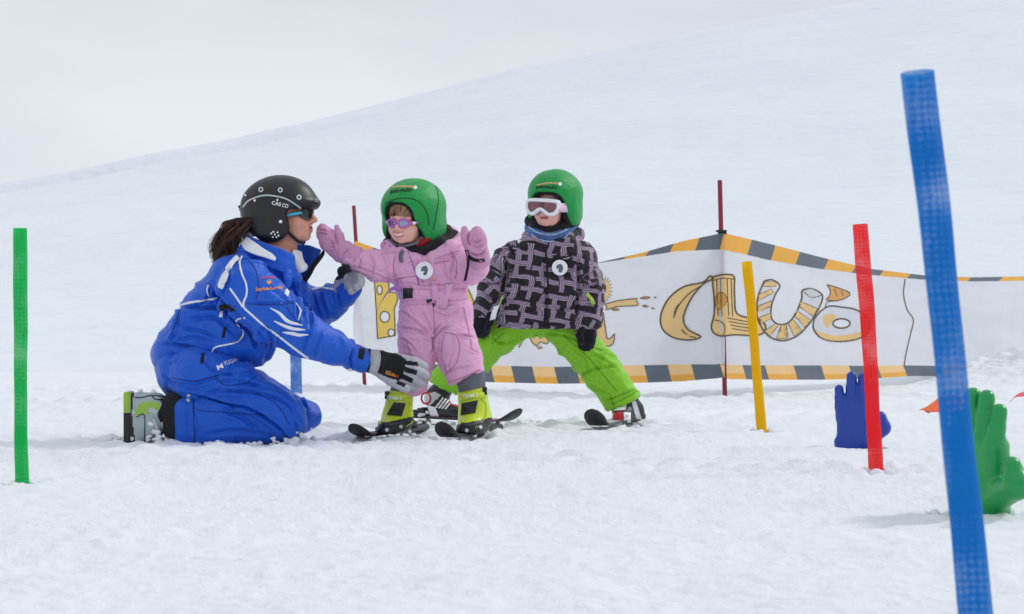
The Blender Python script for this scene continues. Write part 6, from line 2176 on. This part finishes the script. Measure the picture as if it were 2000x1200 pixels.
V = folds(V, Q, [
    ([(990, 500), (986, 540), (975, 590), (966, 630)], 3.5, 6), ([(1128, 500), (1130, 550), (1126, 600), (1128, 640)], 3.5, 6),
    ([(1060, 486), (1064, 540), (1066, 600), (1062, 642)], 2.5, 3), ([(1082, 505), (1105, 510), (1125, 502)], 2.5, 2.5),
    ([(938, 548), (955, 556), (975, 552)], 3, 4), ([(1135, 555), (1155, 562), (1175, 556)], 3, 3), ([(1140, 590), (1158, 596), (1172, 588)], 3, 3),
    ([(945, 575), (960, 585), (975, 582)], 3, 3), ([(1000, 600), (1030, 608), (1060, 602)], 3.5, 2.5), ([(1075, 600), (1100, 606), (1125, 600)], 3.5, 2.5),
    ([(1005, 545), (1030, 560), (1055, 555)], 3.5, 2), ([(968, 637), (1020, 632), (1062, 634), (1125, 632)], 2.5, 2),
], D)
uv = planar_uv(V, [(A[0], A[1], 0.085), (A[1], A[2], 0.085), (A[3], A[4], 0.078), (A[4], A[5], 0.08)])
jk = mk('jacket', V, Q, MT['plaid'], PL, True, None, uv)
JS = Skin(V, Q)
bd, BDS = disc('badge', JS, 1093, 524, 15.5, D, MT['white_plastic'], jk)
decal('badge_print', BDS, [(1088, 518), (1096, 516), (1100, 524), (1096, 533), (1090, 530), (1092, 525), (1086, 525)], MT['dark_grey_cloth'], bd, off=0.001, step=3)
stroke('button_snap', JS, [(1013, 471), (1017, 475)], 7, MT['white_plastic'], jk, 0.006, step=2)
stroke('placket', JS, [(1066, 490), (1069, 530), (1070, 580), (1068, 640)], 3, MT['black_cloth'], jk, 0.002)
stroke('pocket_flap', JS, [(1080, 503), (1096, 507), (1118, 503)], 9, MT['black_cloth'], jk, 0.005)
stroke('sleeve_strap', JS, [(1146, 574), (1154, 584), (1160, 598)], 7, MT['lime_strap'], jk, 0.007)
stroke('yoke', JS, [(996, 490), (1012, 482), (1030, 484)], 14, MT['black_cloth'], jk, 0.003)
# lift-pass cord hanging on the sleeve
strap3d('tag_cord', px3(D, (982, 578, -.17), (977, 592, -.175), (970, 604, -.175)), 0.008, MT['lime_strap'], jk, 0.003, (1, 0, 0.3))
strap3d('tag_case', px3(D, (970, 598, -.178), (965, 612, -.18), (962, 625, -.18)), 0.026, MT['white_plastic'], jk, 0.008, (1, 0, 0.3))

# --- scarf and balaclava
f = Field(D, 0.01)
rc_ = [(1036, 446, .04), (1044, 456, -.04), (1070, 466, -.07), (1098, 460, -.06), (1116, 444, .02), (1080, 440, .08), (1036, 446, .04)]
for a_, b_ in zip(rc_[:-1], rc_[1:]):
    f.limb((*a_, 11), (*b_, 11))
V, Q = f.mesh(0.0045, 2)
V = folds(V, Q, [([(1034, 446), (1048, 456), (1072, 463), (1100, 456), (1116, 444)], 1.8, 2.2), ([(1036, 452), (1050, 463), (1074, 470), (1102, 463), (1118, 450)], 1.6, 2.2)], D)
sc_ = mk('scarf', V, Q, MT['blue_scarf'], PL)
S2 = Skin(V, Q)
stroke('scarf_stripe', S2, [(1033, 443), (1044, 452), (1062, 458), (1085, 458), (1104, 450), (1113, 440)], 3.2, MT['pale_scarf'], sc_, 0.002)
stroke('scarf_stripe', S2, [(1038, 458), (1052, 467), (1074, 472), (1098, 467), (1114, 455)], 2, MT['pale_scarf'], sc_, 0.002)
f = Field(D, 0.014)
f.chain((1037, 432, .03, 13), (1048, 444, -.03, 11), (1072, 451, -.055, 9), (1098, 444, -.04, 11), (1116, 430, .03, 17), (1080, 430, .08, 20))
V, Q = f.mesh(0.0045, 2)
mk('balaclava', V, Q, MT['black_cloth'], PL)

# --- helmet, goggles
KM2 = head_matrix(1080, 402, D - 0.01, -20, 2, 3)
lh, LKS = kids_helmet(KM2, PL, 0.058, 0.0, 'green_cover', 0.075)
helmet_print(LKS, lh, 1070, 364, 0.95, 3)
m = MB()
G = head_matrix(1071, 405, D - 0.03, -20, 2, 4)
sf = lambda x, z: -0.108 + 5.0 * x * x
lens_lp = [(-72, 18), (-60, 26), (0, 28), (60, 26), (72, 18), (72, -8), (58, -28), (36, -32), (16, -18), (0, -11), (-16, -18), (-36, -32), (-58, -28), (-72, -8)]
A_, fa = curved_panel(G, lens_lp, sf, 0.003)
m.add(A_, fa, 0)
loop_tube(m, G, lens_lp, sf, 0.0075, 12, 1, -0.001)
loop_tube(m, G, [(x * 1.02, z * 1.02) for x, z in lens_lp], lambda x, z: sf(x, z) + 0.012, 0.009, 12, 1)
loop_tube(m, G, [(x * 1.0, z * 1.0) for x, z in lens_lp], lambda x, z: sf(x, z) + 0.026, 0.009, 12, 2)
gg = m.build('goggles', [MT['lens_rose'], MT['white_plastic'], MT['dark_grey_cloth']], PL)
sv = []
for sx in (-1, 1):
    strap3d('goggle_strap', [G @ Vector(p) for p in ((0.076 * sx, -0.078, 0.0), (0.086 * sx, -0.055, 0.0), (0.093 * sx, -0.03, 0.001), (0.098 * sx, -0.005, 0.002))], 0.040, MT['pink_strap'] if sx > 0 else MT['black_cloth'], gg, 0.004)

# --- dark knitted gloves hanging at the sides
def knit_glove(px, py, dy, lean, mir):
    f = Field(D, 0.009)
    x = lambda a, b: px + mir * a + lean * b
    f.limb((x(0, 0), py, dy, 15), (x(0, 24), py + 24, dy - .005, 18), flat=0.7)
    for i, (ox, ln) in enumerate(((-11, 20), (-4, 25), (4, 25), (11, 21))):
        f.chain((x(ox, 24), py + 24, dy - .004, 7), (x(ox * 1.0, 36), py + 24 + ln * .5, dy - .018, 7), (x(ox * 0.85, 40), py + 24 + ln, dy - .004, 6), k=0.004)
    f.chain((x(10, 8), py + 8, dy - .02, 7.5), (x(15, 22), py + 24, dy - .035, 7), (x(10, 32), py + 36, dy - .035, 6), k=0.005)
    V, Q = f.mesh(0.0038, 2)
    V = crumple(V, Q, [(np.array(at(px, py, D + dy)), np.array(at(px, py + 50, D + dy)), 1, 1.4)], 0.0018, 22, 87)
    return mk('glove', V, Q, MT['navy_knit'], PL)
knit_glove(945, 606, -.085, -0.12, 1)
knit_glove(1149, 632, -.085, -0.10, -1)

# --- boots
f = Field(D, 0.014)
f.limb((1221, 788, 0, 27), (1222, 808, 0, 25))
f.limb((1222, 808, 0, 25), (1212, 816, -.10, 18), k=0.02)
f.limb((1240, 800, .02, 18), (1244, 816, .02, 17), k=0.02)
f.cut((0, 0, 0.03), (0, 0, -1), 0.003)
V, Q = f.mesh(0.0038, 2)
P = pix(V)[Q].mean(1)
mi = np.zeros(len(Q), int)
mi[within(P, [(1188, 786), (1215, 782), (1224, 790), (1222, 800), (1190, 804)])] = 1
mi[within(P, [(1198, 806), (1216, 804), (1220, 828), (1196, 828)])] = 2
mi[within(P, [(1218, 806), (1232, 806), (1232, 824), (1219, 824)])] = 1
mi[within(P, [(1232, 780), (1242, 784), (1254, 820), (1244, 822)])] = 3
mi[within(P, [(1186, 805), (1198, 808), (1196, 822), (1186, 818)])] = 1
bo = mk('ski_boot', V, Q, [MT['black_plastic'], MT['white_plastic'], MT['red_plastic'], MT['silver']], PL, True, mi)
BS = Skin(V, Q)
decal('cuff_slot', BS, ring_loop(1208, 792, 9, 3.2, 16, -12), MT['black_plastic'], bo, off=0.004, step=3)
decal('bolt', BS, ring_loop(1224, 813, 3), MT['silver'], bo, off=0.003, step=2)
snow_clumps('clinging_snow', [(1200, 822, -.12, 5), (1228, 822, -.08, 6)], D, bo, 31)
f = Field(9.3, 0.014)
f.limb((866, 758, 0, 20), (852, 778, 0, 22))
f.limb((852, 778, 0, 22), (862, 802, 0, 23))
f.limb((862, 804, 0, 20), (892, 808, -.09, 17), k=0.02)
f.cut((0, 0, 0.03), (0, 0, -1), 0.003)
V, Q = f.mesh(0.0038, 2)
P = pix(V)[Q].mean(1)
mi = np.zeros(len(Q), int)
mi[within(P, [(828, 790), (850, 796), (858, 815), (826, 815)])] = 1
for k_ in range(4):
    x = 850 + k_ * 6
    mi[within(P, [(x, 796 + k_), (x + 14, 776 + k_ * 2), (x + 17, 777 + k_ * 2), (x + 3, 797 + k_)])] = 1
mi[within(P, [(830, 770), (850, 766), (862, 772), (840, 792), (828, 786)])] = 3
mi[within(P, [(876, 780), (900, 782), (900, 796), (880, 792)])] = 2
b2 = mk('ski_boot', V, Q, [MT['black_plastic'], MT['white_plastic'], MT['red_plastic'], MT['silver']], PL, True, mi)
BS = Skin(V, Q)
m = MB()
lp = [at(832 + 9 * math.cos(a), 778 + 11 * math.sin(a), 9.2) for a in np.linspace(0, 2 * math.pi, 16)]
m.tube(lp, 0.005, 8, cap=False)
m.build('pull_loop', MT['red_plastic'], b2)
snow_clumps('clinging_snow', [(824, 812, -.02, 7), (836, 806, -.05, 6), (880, 818, -.1, 5), (900, 815, -.1, 6)], 9.3, b2, 33)
# --- skis
bp = gpt(1224, 829); tpx = gpt(1156, 845)
ski(tpx, (bp[0], bp[1] + 0.02), 0.30, 0.095, ['black_plastic', 'silver', 'dark_plastic'], 'short black ski under the boot with a red panel at the lime trouser leg', 0, 0.075, 0.20)
bp = gpt(862, 827)
ski((0.035, 8.86), (bp[0], bp[1]), 0.30, 0.095, ['black_plastic', 'red_ski', 'black_plastic'], 'red edged ski with black upturned tip passing behind the pink child\'s boots', 0, 0.060, 0.15, 0.0)

snow_crumbs([(-0.98, 7.58, 0.45, 0.13, 150), (-1.42, 7.6, 0.14, 0.14, 60), (-0.27, 7.5, 0.07, 0.06, 26), (-0.6, 7.68, 0.08, 0.06, 26), (-0.21, 7.75, 0.10, 0.25, 60), (-0.5, 8.0, 0.10, 0.22, 50),
             (0.36, 8.7, 0.09, 0.08, 26), (0.5, 9.1, 0.12, 0.3, 40), (-0.25, 9.25, 0.4, 0.12, 60), (-1.339, 5.44, 0.05, 0.05, 14), (1.075, 5.88, 0.05, 0.05, 14), (1.05, 8.36, 0.05, 0.05, 14), (1.05, 4.44, 0.12, 0.06, 16), (1.23, 7.08, 0.12, 0.05, 20)])
